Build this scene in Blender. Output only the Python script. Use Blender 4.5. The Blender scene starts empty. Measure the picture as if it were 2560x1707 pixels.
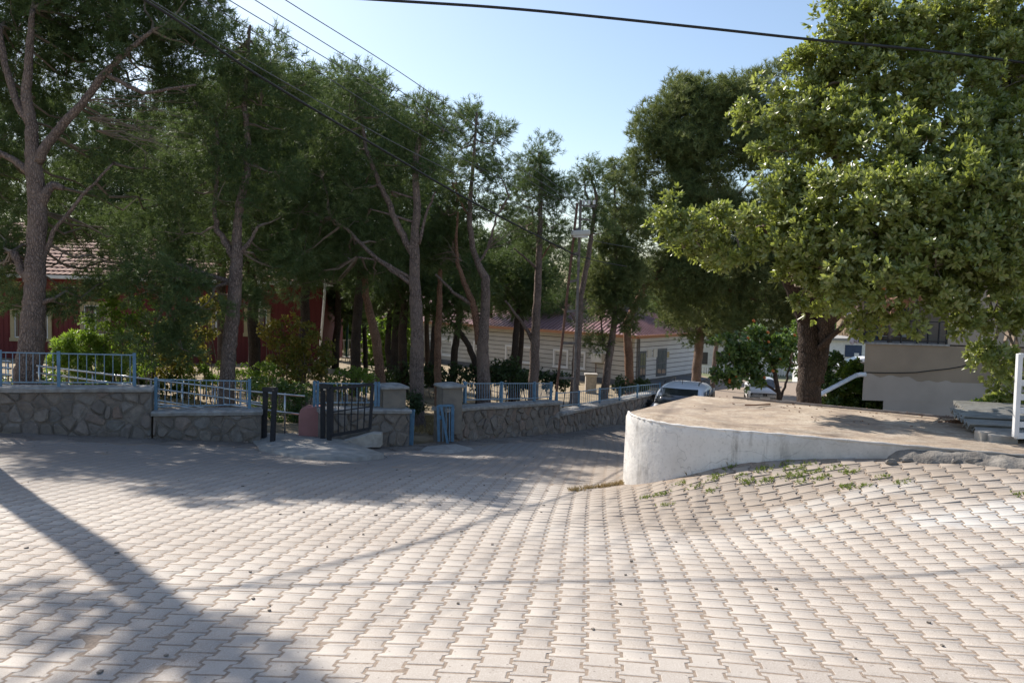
import bpy, math, random
import numpy as np
from mathutils import Vector, Matrix, noise as mnoise
random.seed(7); rng = np.random.default_rng(7)
R = math.radians
SC = bpy.context.scene
COL = SC.collection

# ------------------------------------------------------------------ camera
F = 1960.0; W, H = 2560.0, 1706.67
CAMZ = 1.68
PITCH, ROLL = 3.66, 1.6
def cam_basis():
    p = R(PITCH); q = R(ROLL)
    r0 = Vector((1, 0, 0)); f = Vector((0, math.cos(p), -math.sin(p))); u0 = Vector((0, math.sin(p), math.cos(p)))
    r = r0 * math.cos(q) + u0 * math.sin(q); u = u0 * math.cos(q) - r0 * math.sin(q)
    return r, u, f
cr, cu, cf = cam_basis()
cam = bpy.data.cameras.new('camera'); camo = bpy.data.objects.new('camera', cam); COL.objects.link(camo)
camo.matrix_world = Matrix(((cr.x, cu.x, -cf.x, 0), (cr.y, cu.y, -cf.y, 0), (cr.z, cu.z, -cf.z, CAMZ), (0, 0, 0, 1)))
cam.sensor_width = 36.0; cam.lens = 36.0 * F / W; cam.clip_end = 2000; cam.clip_start = 0.05
SC.camera = camo
# ------------------------------------------------------------------ world, sun
SUN_EL, SUN_AZ = 42.0, -43.0      # azimuth clockwise from +Y (forward); negative = left of the view
wd = bpy.data.worlds.new('World'); SC.world = wd; wd.use_nodes = True
nt = wd.node_tree; nt.nodes.clear()
sky = nt.nodes.new('ShaderNodeTexSky'); sky.sky_type = 'NISHITA'; sky.sun_disc = False
sky.sun_elevation = R(SUN_EL); sky.sun_rotation = R(SUN_AZ)
sky.air_density = 1.1; sky.dust_density = 1.2; sky.ozone_density = 1.6; sky.altitude = 100
bg = nt.nodes.new('ShaderNodeBackground'); bg.inputs[1].default_value = 0.118
wo = nt.nodes.new('ShaderNodeOutputWorld')
nt.links.new(sky.outputs[0], bg.inputs[0]); nt.links.new(bg.outputs[0], wo.inputs[0])
sl = bpy.data.lights.new('sun', 'SUN'); sl.energy = 5.0; sl.angle = R(0.55); sl.color = (1.0, 0.935, 0.845)
so = bpy.data.objects.new('sun', sl); COL.objects.link(so)
sd = Vector((math.sin(R(SUN_AZ)) * math.cos(R(SUN_EL)), math.cos(R(SUN_AZ)) * math.cos(R(SUN_EL)), math.sin(R(SUN_EL))))
so.rotation_euler = (-sd).to_track_quat('-Z', 'Y').to_euler(); so.location = sd * 60
SC.view_settings.view_transform = 'Standard'; SC.view_settings.look = 'None'
SC.view_settings.exposure = 0.55; SC.view_settings.gamma = 1.0
SC.cycles.max_bounces = 7; SC.cycles.transparent_max_bounces = 8
SC.cycles.sample_clamp_indirect = 6

# ------------------------------------------------------------------ helpers
CP = Vector((0, 0, CAMZ))
def ray(px, py):
    return cr * ((px - W / 2) / F) - cu * ((py - H / 2) / F) + cf
def P(px, py, Y):
    d = ray(px, py); return CP + d * (Y / d.y)
def Pz(px, py, z):
    d = ray(px, py); return CP + d * ((z - CAMZ) / d.z)
K = W / 2352.0
def Q(x, y, Y): return P(x * K, y * K, Y)       # same, coordinates of the 2352-wide view

def root_loc(o):
    while o.parent: o = o.parent
    return Vector(o.location)
def tag(o, label=None, cat=None, group=None, kind=None):
    if label: o['label'] = label
    if cat: o['category'] = cat
    if group: o['group'] = group
    if kind: o['kind'] = kind
    return o
def empty(name, loc, label=None, cat=None, group=None, rz=0):
    o = bpy.data.objects.new(name, None); COL.objects.link(o)
    o.location = loc; o.rotation_euler = (0, 0, rz); o.empty_display_size = .2
    return tag(o, label, cat, group)
def link_mesh(name, me, mat, parent=None, smooth=False):
    o = bpy.data.objects.new(name, me); COL.objects.link(o)
    if mat is not None and len(me.materials) == 0: me.materials.append(mat)
    if parent: o.parent = parent
    if smooth: me.shade_smooth()
    return o
def np_mesh(name, V, Fc, mat, parent=None, tone=None, smooth=False, off=None):
    """V (n,3), Fc (m,k) all faces of the same size, tone per face"""
    V = np.asarray(V, dtype=np.float32)
    if off is None: off = root_loc(parent) if parent else Vector((0, 0, 0))
    V = V - np.array(off, dtype=np.float32)
    Fc = np.asarray(Fc, dtype=np.int32); m, k = Fc.shape
    me = bpy.data.meshes.new(name); me.vertices.add(len(V)); me.vertices.foreach_set('co', V.ravel())
    me.loops.add(m * k); me.loops.foreach_set('vertex_index', Fc.ravel())
    me.polygons.add(m); me.polygons.foreach_set('loop_start', np.arange(0, m * k, k, dtype=np.int32))
    try: me.polygons.foreach_set('loop_total', np.full(m, k, dtype=np.int32))
    except Exception: pass
    me.update(calc_edges=True)
    if tone is not None:
        a = me.attributes.new('tone', 'FLOAT', 'FACE'); a.data.foreach_set('value', np.asarray(tone, dtype=np.float32))
    return link_mesh(name, me, mat, parent, smooth)

class MB:
    def __init__(s): s.v = []; s.f = []
    def add(s, vs, fs):
        n = len(s.v); s.v += [tuple(v) for v in vs]; s.f += [tuple(i + n for i in f) for f in fs]; return s
    def box(s, c, size, ax=None, ay=None, az=None):
        c = Vector(c); ax = Vector(ax or (1, 0, 0)); ay = Vector(ay or (0, 1, 0)); az = Vector(az or (0, 0, 1))
        hx, hy, hz = [k / 2 for k in size]
        vs = [c + ax * (i * hx) + ay * (j * hy) + az * (k * hz) for i in (-1, 1) for j in (-1, 1) for k in (-1, 1)]
        return s.add(vs, [(0, 1, 3, 2), (4, 6, 7, 5), (0, 4, 5, 1), (2, 3, 7, 6), (0, 2, 6, 4), (1, 5, 7, 3)])
    def bar(s, a, b, w, h=None, up=(0, 0, 1)):
        a = Vector(a); b = Vector(b); d = (b - a); L = d.length; d.normalize()
        up = Vector(up)
        if abs(d.dot(up)) > .95: up = Vector((0, 1, 0))
        x = d.cross(up).normalized(); u = x.cross(d)
        return s.box((a + b) / 2, (w, L, h or w), x, d, u)
    def prism(s, poly, vec):
        n = len(poly); vec = Vector(vec); p = [Vector(q) for q in poly]
        return s.add(p + [q + vec for q in p], [tuple(range(n - 1, -1, -1)), tuple(range(n, 2 * n))] +
                     [(i, (i + 1) % n, n + (i + 1) % n, n + i) for i in range(n)])
    def tube(s, pts, rad, n=8, cap=True, jit=0.0):
        pts = [Vector(p) for p in pts]; m = len(pts)
        if not hasattr(rad, '__len__'): rad = [rad] * m
        base = len(s.v); ref = None
        for i, p in enumerate(pts):
            d = (pts[min(i + 1, m - 1)] - pts[max(i - 1, 0)]).normalized()
            if ref is None: ref = Vector((1, 0, 0)) if abs(d.x) < .9 else Vector((0, 1, 0))
            x = (ref - d * ref.dot(d)).normalized(); y = d.cross(x); ref = x
            for k in range(n):
                a = 2 * math.pi * k / n; rr = rad[i] * (1 + (random.uniform(-jit, jit) if jit else 0))
                s.v.append(tuple(p + x * (math.cos(a) * rr) + y * (math.sin(a) * rr)))
        for i in range(m - 1):
            for k in range(n):
                a = base + i * n + k; b = base + i * n + (k + 1) % n
                s.f.append((a, b, b + n, a + n))
        if cap:
            s.f.append(tuple(base + k for k in range(n - 1, -1, -1)))
            s.f.append(tuple(base + (m - 1) * n + k for k in range(n)))
        return s
    def build(s, name, mat, parent=None, smooth=False, local=False, bevel=0, kind=None, label=None):
        off = Vector((0, 0, 0)) if (local or not parent) else root_loc(parent)
        me = bpy.data.meshes.new(name)
        me.from_pydata([tuple(Vector(v) - off) for v in s.v], [], s.f); me.update()
        o = link_mesh(name, me, mat, parent, smooth)
        if bevel:
            b = o.modifiers.new('bevel', 'BEVEL'); b.width = bevel; b.segments = 2; b.limit_method = 'ANGLE'; b.angle_limit = R(35)
        if kind: o['kind'] = kind
        if label: o['label'] = label
        return o

# ------------------------------------------------------------------ materials
def new_mat(name):
    m = bpy.data.materials.new(name); m.use_nodes = True; t = m.node_tree
    b = t.nodes['Principled BSDF']; return m, t, b
def N(t, ty, **kw):
    n = t.nodes.new(ty)
    for k, v in kw.items(): setattr(n, k, v)
    return n
def pos(t):
    return N(t, 'ShaderNodeNewGeometry').outputs['Position']
def noisef(t, scale, detail=4, vec=None, rough=.55, stretch=None):
    n = N(t, 'ShaderNodeTexNoise'); n.inputs['Scale'].default_value = scale; n.inputs['Detail'].default_value = detail
    n.inputs['Roughness'].default_value = rough
    v = vec or pos(t)
    if stretch:
        mp = N(t, 'ShaderNodeMapping'); mp.inputs['Scale'].default_value = stretch
        t.links.new(v, mp.inputs[0]); v = mp.outputs[0]
    t.links.new(v, n.inputs['Vector']); return n.outputs['Fac']
def ramp(t, fac, stops, interp='LINEAR'):
    r = N(t, 'ShaderNodeValToRGB'); r.color_ramp.interpolation = interp
    e = r.color_ramp.elements
    while len(e) < len(stops): e.new(.5)
    for i, (p_, c) in enumerate(stops):
        e[i].position = p_; e[i].color = (c[0], c[1], c[2], 1) if hasattr(c, '__len__') else (c, c, c, 1)
    t.links.new(fac, r.inputs[0]); return r.outputs[0]
def mix(t, fac, a, b, mode='MIX'):
    m = N(t, 'ShaderNodeMix', data_type='RGBA', blend_type=mode)
    if hasattr(fac, 'links'): t.links.new(fac, m.inputs[0])
    else: m.inputs[0].default_value = fac
    for i, x in ((6, a), (7, b)):
        if hasattr(x, 'links'): t.links.new(x, m.inputs[i])
        else: m.inputs[i].default_value = (x[0], x[1], x[2], 1)
    return m.outputs[2]
def math_n(t, op, a, b=0.0):
    m = N(t, 'ShaderNodeMath', operation=op)
    for i, x in ((0, a), (1, b)):
        if hasattr(x, 'links'): t.links.new(x, m.inputs[i])
        else: m.inputs[i].default_value = x
    return m.outputs[0]
def bump(t, b, h, strength=.4, dist=.01):
    n = N(t, 'ShaderNodeBump'); n.inputs['Strength'].default_value = strength; n.inputs['Distance'].default_value = dist
    t.links.new(h, n.inputs['Height']); t.links.new(n.outputs[0], b.inputs['Normal'])
def mk(name, c1, c2=None, scale=6, rough=.85, metal=0, bs=.3, bd=.01, bscale=None, stretch=None, stops=(.35, .65), spec=.4):
    m, t, b = new_mat(name)
    c2 = c2 or tuple(k * .75 for k in c1)
    n = noisef(t, scale, 5, stretch=stretch)
    t.links.new(ramp(t, n, [(stops[0], c1), (stops[1], c2)]), b.inputs['Base Color'])
    b.inputs['Roughness'].default_value = rough; b.inputs['Metallic'].default_value = metal
    b.inputs['Specular IOR Level'].default_value = spec
    if bs: bump(t, b, noisef(t, bscale or scale * 6, 4, stretch=stretch), bs, bd)
    return m
M = {}
M['bark'] = None
def bark(name, c1, c2, c3, sc=1.0):
    m, t, b = new_mat(name)
    v = N(t, 'ShaderNodeTexVoronoi'); v.feature = 'DISTANCE_TO_EDGE'; v.inputs['Scale'].default_value = 16 * sc
    mp = N(t, 'ShaderNodeMapping'); mp.inputs['Scale'].default_value = (1, 1, .32)
    nz = N(t, 'ShaderNodeTexNoise'); nz.inputs['Scale'].default_value = 7; t.links.new(pos(t), nz.inputs['Vector'])
    ad = N(t, 'ShaderNodeVectorMath', operation='MULTIPLY_ADD'); t.links.new(nz.outputs['Color'], ad.inputs[0])
    ad.inputs[1].default_value = (.12, .12, .12); t.links.new(pos(t), ad.inputs[2])
    t.links.new(ad.outputs[0], mp.inputs[0]); t.links.new(mp.outputs[0], v.inputs['Vector'])
    pl = ramp(t, v.outputs['Distance'], [(0.0, c3), (.09, c1), (.5, c2)])
    n2 = noisef(t, 2.5, 5)
    c = mix(t, ramp(t, n2, [(.45, 0.0), (.7, 1.0)]), pl, c2)
    t.links.new(c, b.inputs['Base Color']); b.inputs['Roughness'].default_value = .9
    b.inputs['Specular IOR Level'].default_value = .2
    bump(t, b, ramp(t, v.outputs['Distance'], [(0, 0.0), (.2, 1.0)]), .9, .02)
    return m
M['bark'] = bark('pine_bark', (.22, .165, .14), (.27, .20, .165), (.07, .05, .045), 1.5)
M['bark_red'] = bark('reddish_pine_bark', (.26, .14, .09), (.30, .18, .12), (.09, .05, .04), 1.5)
M['bark_dark'] = bark('dark_bark', (.07, .05, .04), (.09, .066, .052), (.03, .022, .018), 1.7)
M['twig'] = mk('twig_bark', (.16, .12, .09), (.24, .19, .15), 9, .9, bs=0)

def leafmat(name, stops, trans=.35, rough=.5, spec=.5, transcol=(.25, .42, .06), patch=None):
    m, t, b = new_mat(name)
    a = N(t, 'ShaderNodeAttribute'); a.attribute_name = 'tone'
    n = noisef(t, .9, 3)
    f = math_n(t, 'ADD', math_n(t, 'MULTIPLY', a.outputs['Fac'], .75), math_n(t, 'MULTIPLY', n, .3))
    c = ramp(t, f, stops)
    t.links.new(c, b.inputs['Base Color']); b.inputs['Roughness'].default_value = rough
    b.inputs['Specular IOR Level'].default_value = spec
    tr = N(t, 'ShaderNodeBsdfTranslucent')
    t.links.new(mix(t, .6, c, transcol), tr.inputs[0])
    ms = N(t, 'ShaderNodeMixShader'); ms.inputs[0].default_value = trans
    t.links.new(b.outputs[0], ms.inputs[1]); t.links.new(tr.outputs[0], ms.inputs[2])
    t.links.new(ms.outputs[0], t.nodes['Material Output'].inputs[0])
    return m
M['needle'] = leafmat('pine_needles', [(0.05, (.050, .086, .034)), (.5, (.085, .132, .048)), (.95, (.18, .225, .092))], .32, .6, .3, (.15, .21, .05))
M['needle_light'] = leafmat('light_pine_needles', [(0.05, (.075, .11, .042)), (.5, (.14, .18, .062)), (.95, (.27, .29, .12))], .36, .6, .3, (.18, .21, .05))
M['leaf_big'] = leafmat('leathery_leaves', [(0.05, (.12, .15, .04)), (.45, (.21, .245, .07)), (.8, (.31, .34, .12)), (1.0, (.42, .40, .22))], .42, .34, .8, (.44, .52, .06))
M['leaf_hedge'] = leafmat('hedge_leaves', [(0.05, (.04, .075, .02)), (.5, (.085, .14, .035)), (.95, (.17, .24, .06))], .3, .35, .6, (.22, .36, .04))
M['leaf_yellow'] = leafmat('yellowish_leaves', [(0.05, (.07, .10, .025)), (.4, (.15, .18, .035)), (.75, (.28, .22, .05)), (1.0, (.40, .22, .04))], .4, .45, .4, (.42, .38, .05))
M['leaf_bright'] = leafmat('bright_green_leaves', [(0.05, (.08, .13, .02)), (.5, (.17, .27, .045)), (.95, (.34, .38, .10))], .45, .42, .5, (.40, .60, .05))
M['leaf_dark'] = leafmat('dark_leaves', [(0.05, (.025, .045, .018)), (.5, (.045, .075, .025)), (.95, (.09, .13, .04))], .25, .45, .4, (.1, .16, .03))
M['grass'] = leafmat('grass_blades', [(0.05, (.10, .14, .03)), (.5, (.20, .26, .06)), (.95, (.36, .36, .12))], .3, .6, .2, (.3, .4, .06))
M['straw'] = leafmat('dry_grass', [(0.05, (.20, .13, .06)), (.5, (.33, .24, .12)), (.95, (.50, .40, .22))], .2, .7, .2, (.4, .3, .12))

# paver concrete: grey-beige with a tone per stone, pits, dust, painted tree shade and the white cement spill at the right
def paver_mat():
    m, t, b = new_mat('concrete_paver')
    a = N(t, 'ShaderNodeAttribute'); a.attribute_name = 'tone'
    oi = N(t, 'ShaderNodeObjectInfo')
    tn = math_n(t, 'FRACT', math_n(t, 'ADD', a.outputs['Fac'], oi.outputs['Random']))
    base = ramp(t, tn, [(0, (.36, .315, .272)), (.3, (.40, .355, .307)), (.7, (.43, .383, .333)), (.93, (.455, .41, .36)), (1, (.33, .285, .245))])
    big = noisef(t, .55, 5)
    base = mix(t, ramp(t, big, [(.40, 0.0), (.64, .85)]), base, (.33, .28, .235))
    gr = noisef(t, 130, 3, rough=.7)
    base = mix(t, ramp(t, gr, [(.38, .0), (.46, .0), (.62, .7)]), base, (.50, .46, .42))
    dk = N(t, 'ShaderNodeTexVoronoi'); dk.inputs['Scale'].default_value = 16; t.links.new(pos(t), dk.inputs['Vector'])
    base = mix(t, ramp(t, dk.outputs['Distance'], [(0, .85), (.085, .7), (.12, 0.0)]), base, (.19, .16, .14))
    bl = noisef(t, 9, 5, rough=.65)
    base = mix(t, ramp(t, bl, [(.55, 0.0), (.75, .3)]), base, (.27, .235, .20))
    # lane under the trees: dust, and tree shade painted into the colour, from about 11 m outwards
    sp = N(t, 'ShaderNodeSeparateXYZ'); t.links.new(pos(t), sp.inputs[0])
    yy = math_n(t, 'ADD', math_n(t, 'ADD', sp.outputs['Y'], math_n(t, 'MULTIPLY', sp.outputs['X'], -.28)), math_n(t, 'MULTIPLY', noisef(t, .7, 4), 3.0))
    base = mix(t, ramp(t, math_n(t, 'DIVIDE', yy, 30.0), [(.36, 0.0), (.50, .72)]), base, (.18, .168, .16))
    # cement spill
    def spill(cx, cy, rx, ry, base, col):
        dx = math_n(t, 'DIVIDE', math_n(t, 'SUBTRACT', sp.outputs['X'], cx), rx)
        dy = math_n(t, 'DIVIDE', math_n(t, 'SUBTRACT', sp.outputs['Y'], cy), ry)
        d = math_n(t, 'SQRT', math_n(t, 'ADD', math_n(t, 'MULTIPLY', dx, dx), math_n(t, 'MULTIPLY', dy, dy)))
        d = math_n(t, 'ADD', d, math_n(t, 'MULTIPLY', math_n(t, 'SUBTRACT', noisef(t, 3.2, 6, rough=.65), .5), 1.6))
        return mix(t, ramp(t, d, [(.55, .8), (.9, .15), (1.0, 0.0)]), base, col)
    hd = ramp(t, math_n(t, 'ADD', math_n(t, 'MULTIPLY', sp.outputs['Y'], .5), math_n(t, 'MULTIPLY', math_n(t, 'SUBTRACT', noisef(t, 1.6, 5), .5), .9)), [(0.0, 0), (1, 0)]) if False else None
    hx = math_n(t, 'ADD', math_n(t, 'DIVIDE', math_n(t, 'SUBTRACT', sp.outputs['Y'], 7.2), 3.0), math_n(t, 'MULTIPLY', math_n(t, 'SUBTRACT', noisef(t, 1.5, 5), .5), .8))
    hx = math_n(t, 'MULTIPLY', ramp(t, hx, [(.0, 0.0), (.25, 1.0)]), ramp(t, math_n(t, 'DIVIDE', sp.outputs['X'], 4.0), [(.1, 0.0), (.35, 1.0)]))
    base = mix(t, math_n(t, 'MULTIPLY', hx, .75), base, (.275, .225, .18))
    base = spill(4.6, 7.15, 1.25, .33, base, (.50, .48, .45))
    base = spill(2.9, 7.3, .7, .25, base, (.44, .41, .37))
    base = spill(3.4, 8.0, 1.5, .22, base, (.42, .385, .345))
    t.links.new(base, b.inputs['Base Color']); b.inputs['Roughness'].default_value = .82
    b.inputs['Specular IOR Level'].default_value = .3
    bump(t, b, noisef(t, 90, 4, rough=.7), .35, .004)
    return m
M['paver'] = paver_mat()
M['joint'] = mk('sandy_joint', (.33, .26, .20), (.22, .17, .13), 40, .95, bs=.8, bd=.008, bscale=140)
M['dirt'] = mk('dusty_roadside', (.23, .195, .165), (.15, .125, .105), 3, .95, bs=.6, bd=.01, bscale=40)
M['soil'] = mk('garden_soil', (.36, .28, .18), (.16, .125, .075), 1.6, .95, bs=.7, bd=.02, bscale=20)
M['far'] = mk('far_ground', (.20, .19, .12), (.12, .14, .06), .3, .95, bs=0)
M['concrete'] = mk('grey_concrete', (.36, .34, .31), (.25, .235, .215), 5, .9, bs=.5, bd=.006)
M['coping'] = mk('weathered_coping', (.38, .365, .34), (.24, .225, .21), 8, .9, bs=.7, bd=.01, bscale=45)
M['kerbc'] = mk('old_kerb_concrete', (.24, .22, .195), (.145, .13, .115), 6, .95, bs=.8, bd=.02, bscale=30)
M['mortar'] = mk('wall_mortar', (.26, .22, .185), (.17, .145, .12), 9, .95, bs=.9, bd=.02, bscale=30)
M['pillar'] = mk('pillar_render', (.25, .215, .175), (.19, .165, .14), 5, .9, bs=.4, bd=.006)
def stone_mat():
    m, t, b = new_mat('rubble_stone'); oi = N(t, 'ShaderNodeObjectInfo')
    c = ramp(t, oi.outputs['Random'], [(0, (.18, .155, .135)), (.2, (.26, .21, .17)), (.4, (.21, .19, .17)), (.6, (.29, .24, .195)), (.8, (.245, .225, .205)), (.93, (.29, .20, .15)), (1, (.35, .32, .29))])
    c = mix(t, ramp(t, noisef(t, 7, 6, rough=.65), [(.35, 0.0), (.7, .8)]), c, (.13, .112, .098))
    t.links.new(c, b.inputs['Base Color']); b.inputs['Roughness'].default_value = .88
    bump(t, b, noisef(t, 24, 5, rough=.65), .8, .02); return m
M['stone'] = stone_mat()
def white_wall_mat():
    m, t, b = new_mat('whitewashed_render')
    c = ramp(t, noisef(t, 2.2, 6), [(.35, (.72, .69, .65)), (.7, (.58, .55, .51))])
    c = mix(t, ramp(t, noisef(t, 26, 5, rough=.7), [(.54, 0.0), (.72, .55)]), c, (.36, .34, .32))
    # dark weathering streaks running down from the rim
    c = mix(t, ramp(t, noisef(t, 3.0, 5, rough=.7, stretch=(1.2, 1.2, .22)), [(.56, 0.0), (.70, .75)]), c, (.24, .215, .19))
    v = N(t, 'ShaderNodeTexVoronoi'); v.feature = 'DISTANCE_TO_EDGE'; v.inputs['Scale'].default_value = .75
    nz = N(t, 'ShaderNodeTexNoise'); nz.inputs['Scale'].default_value = 5; t.links.new(pos(t), nz.inputs['Vector'])
    ad = N(t, 'ShaderNodeVectorMath', operation='MULTIPLY_ADD'); t.links.new(nz.outputs['Color'], ad.inputs[0])
    ad.inputs[1].default_value = (.3, .3, .3); t.links.new(pos(t), ad.inputs[2]); t.links.new(ad.outputs[0], v.inputs['Vector'])
    c = mix(t, ramp(t, v.outputs['Distance'], [(0, .45), (.002, .25), (.004, 0.0)]), c, (.2, .19, .18))
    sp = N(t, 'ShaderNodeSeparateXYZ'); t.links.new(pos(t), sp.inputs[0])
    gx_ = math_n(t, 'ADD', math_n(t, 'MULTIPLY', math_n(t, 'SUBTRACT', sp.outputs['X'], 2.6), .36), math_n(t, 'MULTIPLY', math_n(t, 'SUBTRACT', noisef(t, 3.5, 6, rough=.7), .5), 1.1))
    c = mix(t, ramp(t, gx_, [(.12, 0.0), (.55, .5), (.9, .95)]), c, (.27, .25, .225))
    t.links.new(c, b.inputs['Base Color']); b.inputs['Roughness'].default_value = .8
    bump(t, b, noisef(t, 14, 5), .5, .012); return m
M['whitewash'] = white_wall_mat()
def slab_mat():
    m, t, b = new_mat('sandy_slab')
    c = ramp(t, noisef(t, 1.6, 6, rough=.6), [(.33, (.47, .395, .305)), (.5, (.36, .28, .205)), (.64, (.22, .17, .13))])
    c = mix(t, ramp(t, noisef(t, 3, 5, stretch=(1, 3.5, 1)), [(.5, 0.0), (.68, .6)]), c, (.52, .455, .37))
    c = mix(t, ramp(t, noisef(t, 32, 5, rough=.75), [(.5, 0.0), (.66, .8)]), c, (.2, .15, .11))
    c = mix(t, ramp(t, noisef(t, 4.5, 6, rough=.7), [(.52, 0.0), (.62, .7)]), c, (.24, .185, .14))
    t.links.new(c, b.inputs['Base Color']); b.inputs['Roughness'].default_value = .95
    bump(t, b, noisef(t, 60, 5, rough=.7), .7, .008); return m
M['slab'] = slab_mat()
M['blue'] = mk('blue_painted_steel', (.14, .265, .38), (.10, .19, .28), 12, .5, bs=.1)
M['blue_thin'] = mk('pale_blue_steel', (.24, .34, .42), (.18, .27, .36), 12, .5, bs=.1)
M['black'] = mk('black_painted_steel', (.016, .015, .018), (.028, .026, .028), 14, .6, bs=.15)
M['steel'] = mk('stainless_steel', (.62, .60, .57), (.55, .53, .50), 10, .28, 1.0, bs=0)
M['rust'] = mk('rusty_steel', (.20, .10, .065), (.12, .07, .055), 12, .85, bs=.4, bd=.005)
M['galv'] = mk('weathered_galvanised_steel', (.24, .215, .20), (.15, .12, .105), 9, .7, .2, bs=.2)
M['pink'] = mk('salmon_paint', (.42, .19, .17), (.36, .165, .145), 5, .75, bs=.3)
M['red'] = mk('dark_red_boards', (.165, .026, .023), (.13, .02, .018), 3, .7, bs=0, stretch=(14, 14, .3))
M['cream'] = mk('cream_trim', (.48, .38, .21), (.42, .33, .18), 5, .7, bs=.1)
M['white'] = mk('white_pvc', (.74, .73, .70), (.66, .65, .63), 6, .5, bs=.05)
M['whitep'] = mk('white_paint', (.76, .76, .76), (.66, .66, .66), 5, .45, bs=.1)
M['siding'] = mk('siding_dapple_toned', (.50, .475, .43), (.43, .41, .37), 1.2, .7, bs=.15)  # left face: dappled shade put into the colour as a warm grey
M['siding_sky'] = mk('siding_sky_toned', (.66, .66, .665), (.60, .60, .61), 1.2, .7, bs=.15)  # same siding on the right face, open-sky light put into its bluish white
M['groove'] = mk('groove', (.09, .085, .08), (.07, .065, .06), 3, .9, bs=0)
M['plinth'] = mk('grey_plinth', (.17, .165, .165), (.13, .125, .125), 2, .9, bs=.2)
M['roofm'] = mk('pink_red_metal_roof', (.33, .20, .19), (.26, .15, .145), 1.5, .38, .25, bs=.05)
M['fascia'] = mk('orange_brown_fascia', (.42, .19, .09), (.34, .15, .075), 3, .6, bs=.1)
M['tile'] = mk('clay_tile', (.36, .215, .165), (.22, .13, .10), 5, .85, bs=.3)
M['glass'] = mk('dark_glass', (.03, .035, .04), (.05, .055, .06), 2, .06, bs=0, spec=.9)
M['screen'] = mk('dark_window', (.035, .03, .03), (.05, .045, .045), 2, .4, bs=0)
M['blind'] = mk('window_shutter', (.36, .34, .29), (.3, .28, .24), 3, .6, bs=0)
M['metal_box'] = mk('white_metal_box', (.62, .60, .55), (.55, .53, .48), 4, .5, bs=0)
M['doorgrey'] = mk('grey_door', (.085, .095, .115), (.07, .08, .10), 4, .5, bs=0)
def plaster(name, c1, c2, c3):
    m, t, b = new_mat(name)
    c = ramp(t, noisef(t, .9, 5), [(.35, c1), (.65, c2)])
    c = mix(t, ramp(t, noisef(t, .55, 7, rough=.6), [(.5, 0.0), (.53, 1.0)]), c, c3)
    t.links.new(c, b.inputs['Base Color']); b.inputs['Roughness'].default_value = .9
    bump(t, b, noisef(t, 15, 4), .3, .01); return m
M['plaster_up'] = mk('brown_grey_render', (.36, .28, .20), (.30, .235, .17), .9, .9, bs=.3)
M['plaster_low'] = mk('pale_grey_render', (.47, .40, .335), (.41, .35, .29), .9, .9, bs=.3)
M['plaster_main'] = mk('grey_render', (.42, .35, .28), (.36, .30, .24), .6, .9, bs=.3)
M['carwhite'] = mk('white_car_paint', (.72, .73, .75), (.70, .71, .73), 2, .22, bs=0, spec=.6)
M['cardark'] = mk('black_plastic', (.02, .02, .022), (.03, .03, .03), 6, .5, bs=0)
M['lamp'] = mk('headlight_glass', (.55, .57, .6), (.4, .42, .45), 8, .1, bs=0, spec=.9)
M['chrome'] = mk('chrome', (.6, .6, .6), (.5, .5, .5), 8, .15, 1.0, bs=0)
M['cable'] = mk('black_cable', (.015, .015, .016), (.025, .025, .025), 9, .6, bs=0)
M['wire'] = mk('grey_wire', (.12, .125, .13), (.08, .085, .09), 9, .5, bs=0)
M['fibre'] = mk('fibre_cement_sheet', (.34, .33, .30), (.23, .22, .20), 5, .9, bs=.4)
M['brown'] = mk('dry_leaf', (.20, .10, .05), (.13, .07, .04), 9, .8, bs=0)
M['orange'] = mk('orange_fruit', (.55, .17, .03), (.42, .11, .02), 5, .4, bs=0)
M['cloth_w'] = mk('white_cloth', (.62, .60, .66), (.55, .53, .60), 3, .8, bs=0)
M['cloth_o'] = mk('orange_cloth', (.55, .22, .05), (.45, .17, .04), 3, .8, bs=0)
M['cloth_b'] = mk('black_cloth', (.02, .02, .02), (.03, .03, .03), 3, .8, bs=0)
M['curtain'] = mk('blue_grey_curtain', (.07, .09, .125), (.045, .06, .085), 6, .8, bs=0, stretch=(6, 6, .2))
M['shopblue'] = mk('blue_window', (.03, .06, .14), (.02, .045, .11), 3, .2, bs=0)
M['greenpost'] = mk('dark_green_post', (.02, .09, .07), (.015, .07, .06), 3, .5, bs=0)
M['stonepale'] = mk('pale_stone', (.48, .44, .38), (.36, .32, .28), 7, .9, bs=.5)

# ------------------------------------------------------------------ height fields
class TPS:
    def __init__(s, pts, lam=.02):
        p = np.array(pts, float); s.xy = p[:, :2]; n = len(p)
        A = np.zeros((n + 3, n + 3)); A[:n, :n] = s.k(s.xy[:, None, :] - s.xy[None]) + np.eye(n) * lam
        A[:n, n] = 1; A[:n, n + 1:] = s.xy; A[n, :n] = 1; A[n + 1:, :n] = s.xy.T
        s.w = np.linalg.solve(A, np.concatenate([p[:, 2], [0, 0, 0]])); s.n = n
    def k(s, d):
        r2 = (d ** 2).sum(-1); return np.where(r2 > 1e-9, r2 * np.log(np.maximum(r2, 1e-9)) * .5, 0)
    def __call__(s, x, y):
        q = np.stack([np.asarray(x, float).ravel(), np.asarray(y, float).ravel()], 1); out = np.zeros(len(q))
        for i in range(0, len(q), 20000):
            b = q[i:i + 20000]; out[i:i + 20000] = s.k(b[:, None] - s.xy[None]) @ s.w[:s.n] + s.w[s.n] + b @ s.w[s.n + 1:]
        return out.reshape(np.shape(x)) if np.shape(x) else float(out[0])
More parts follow.
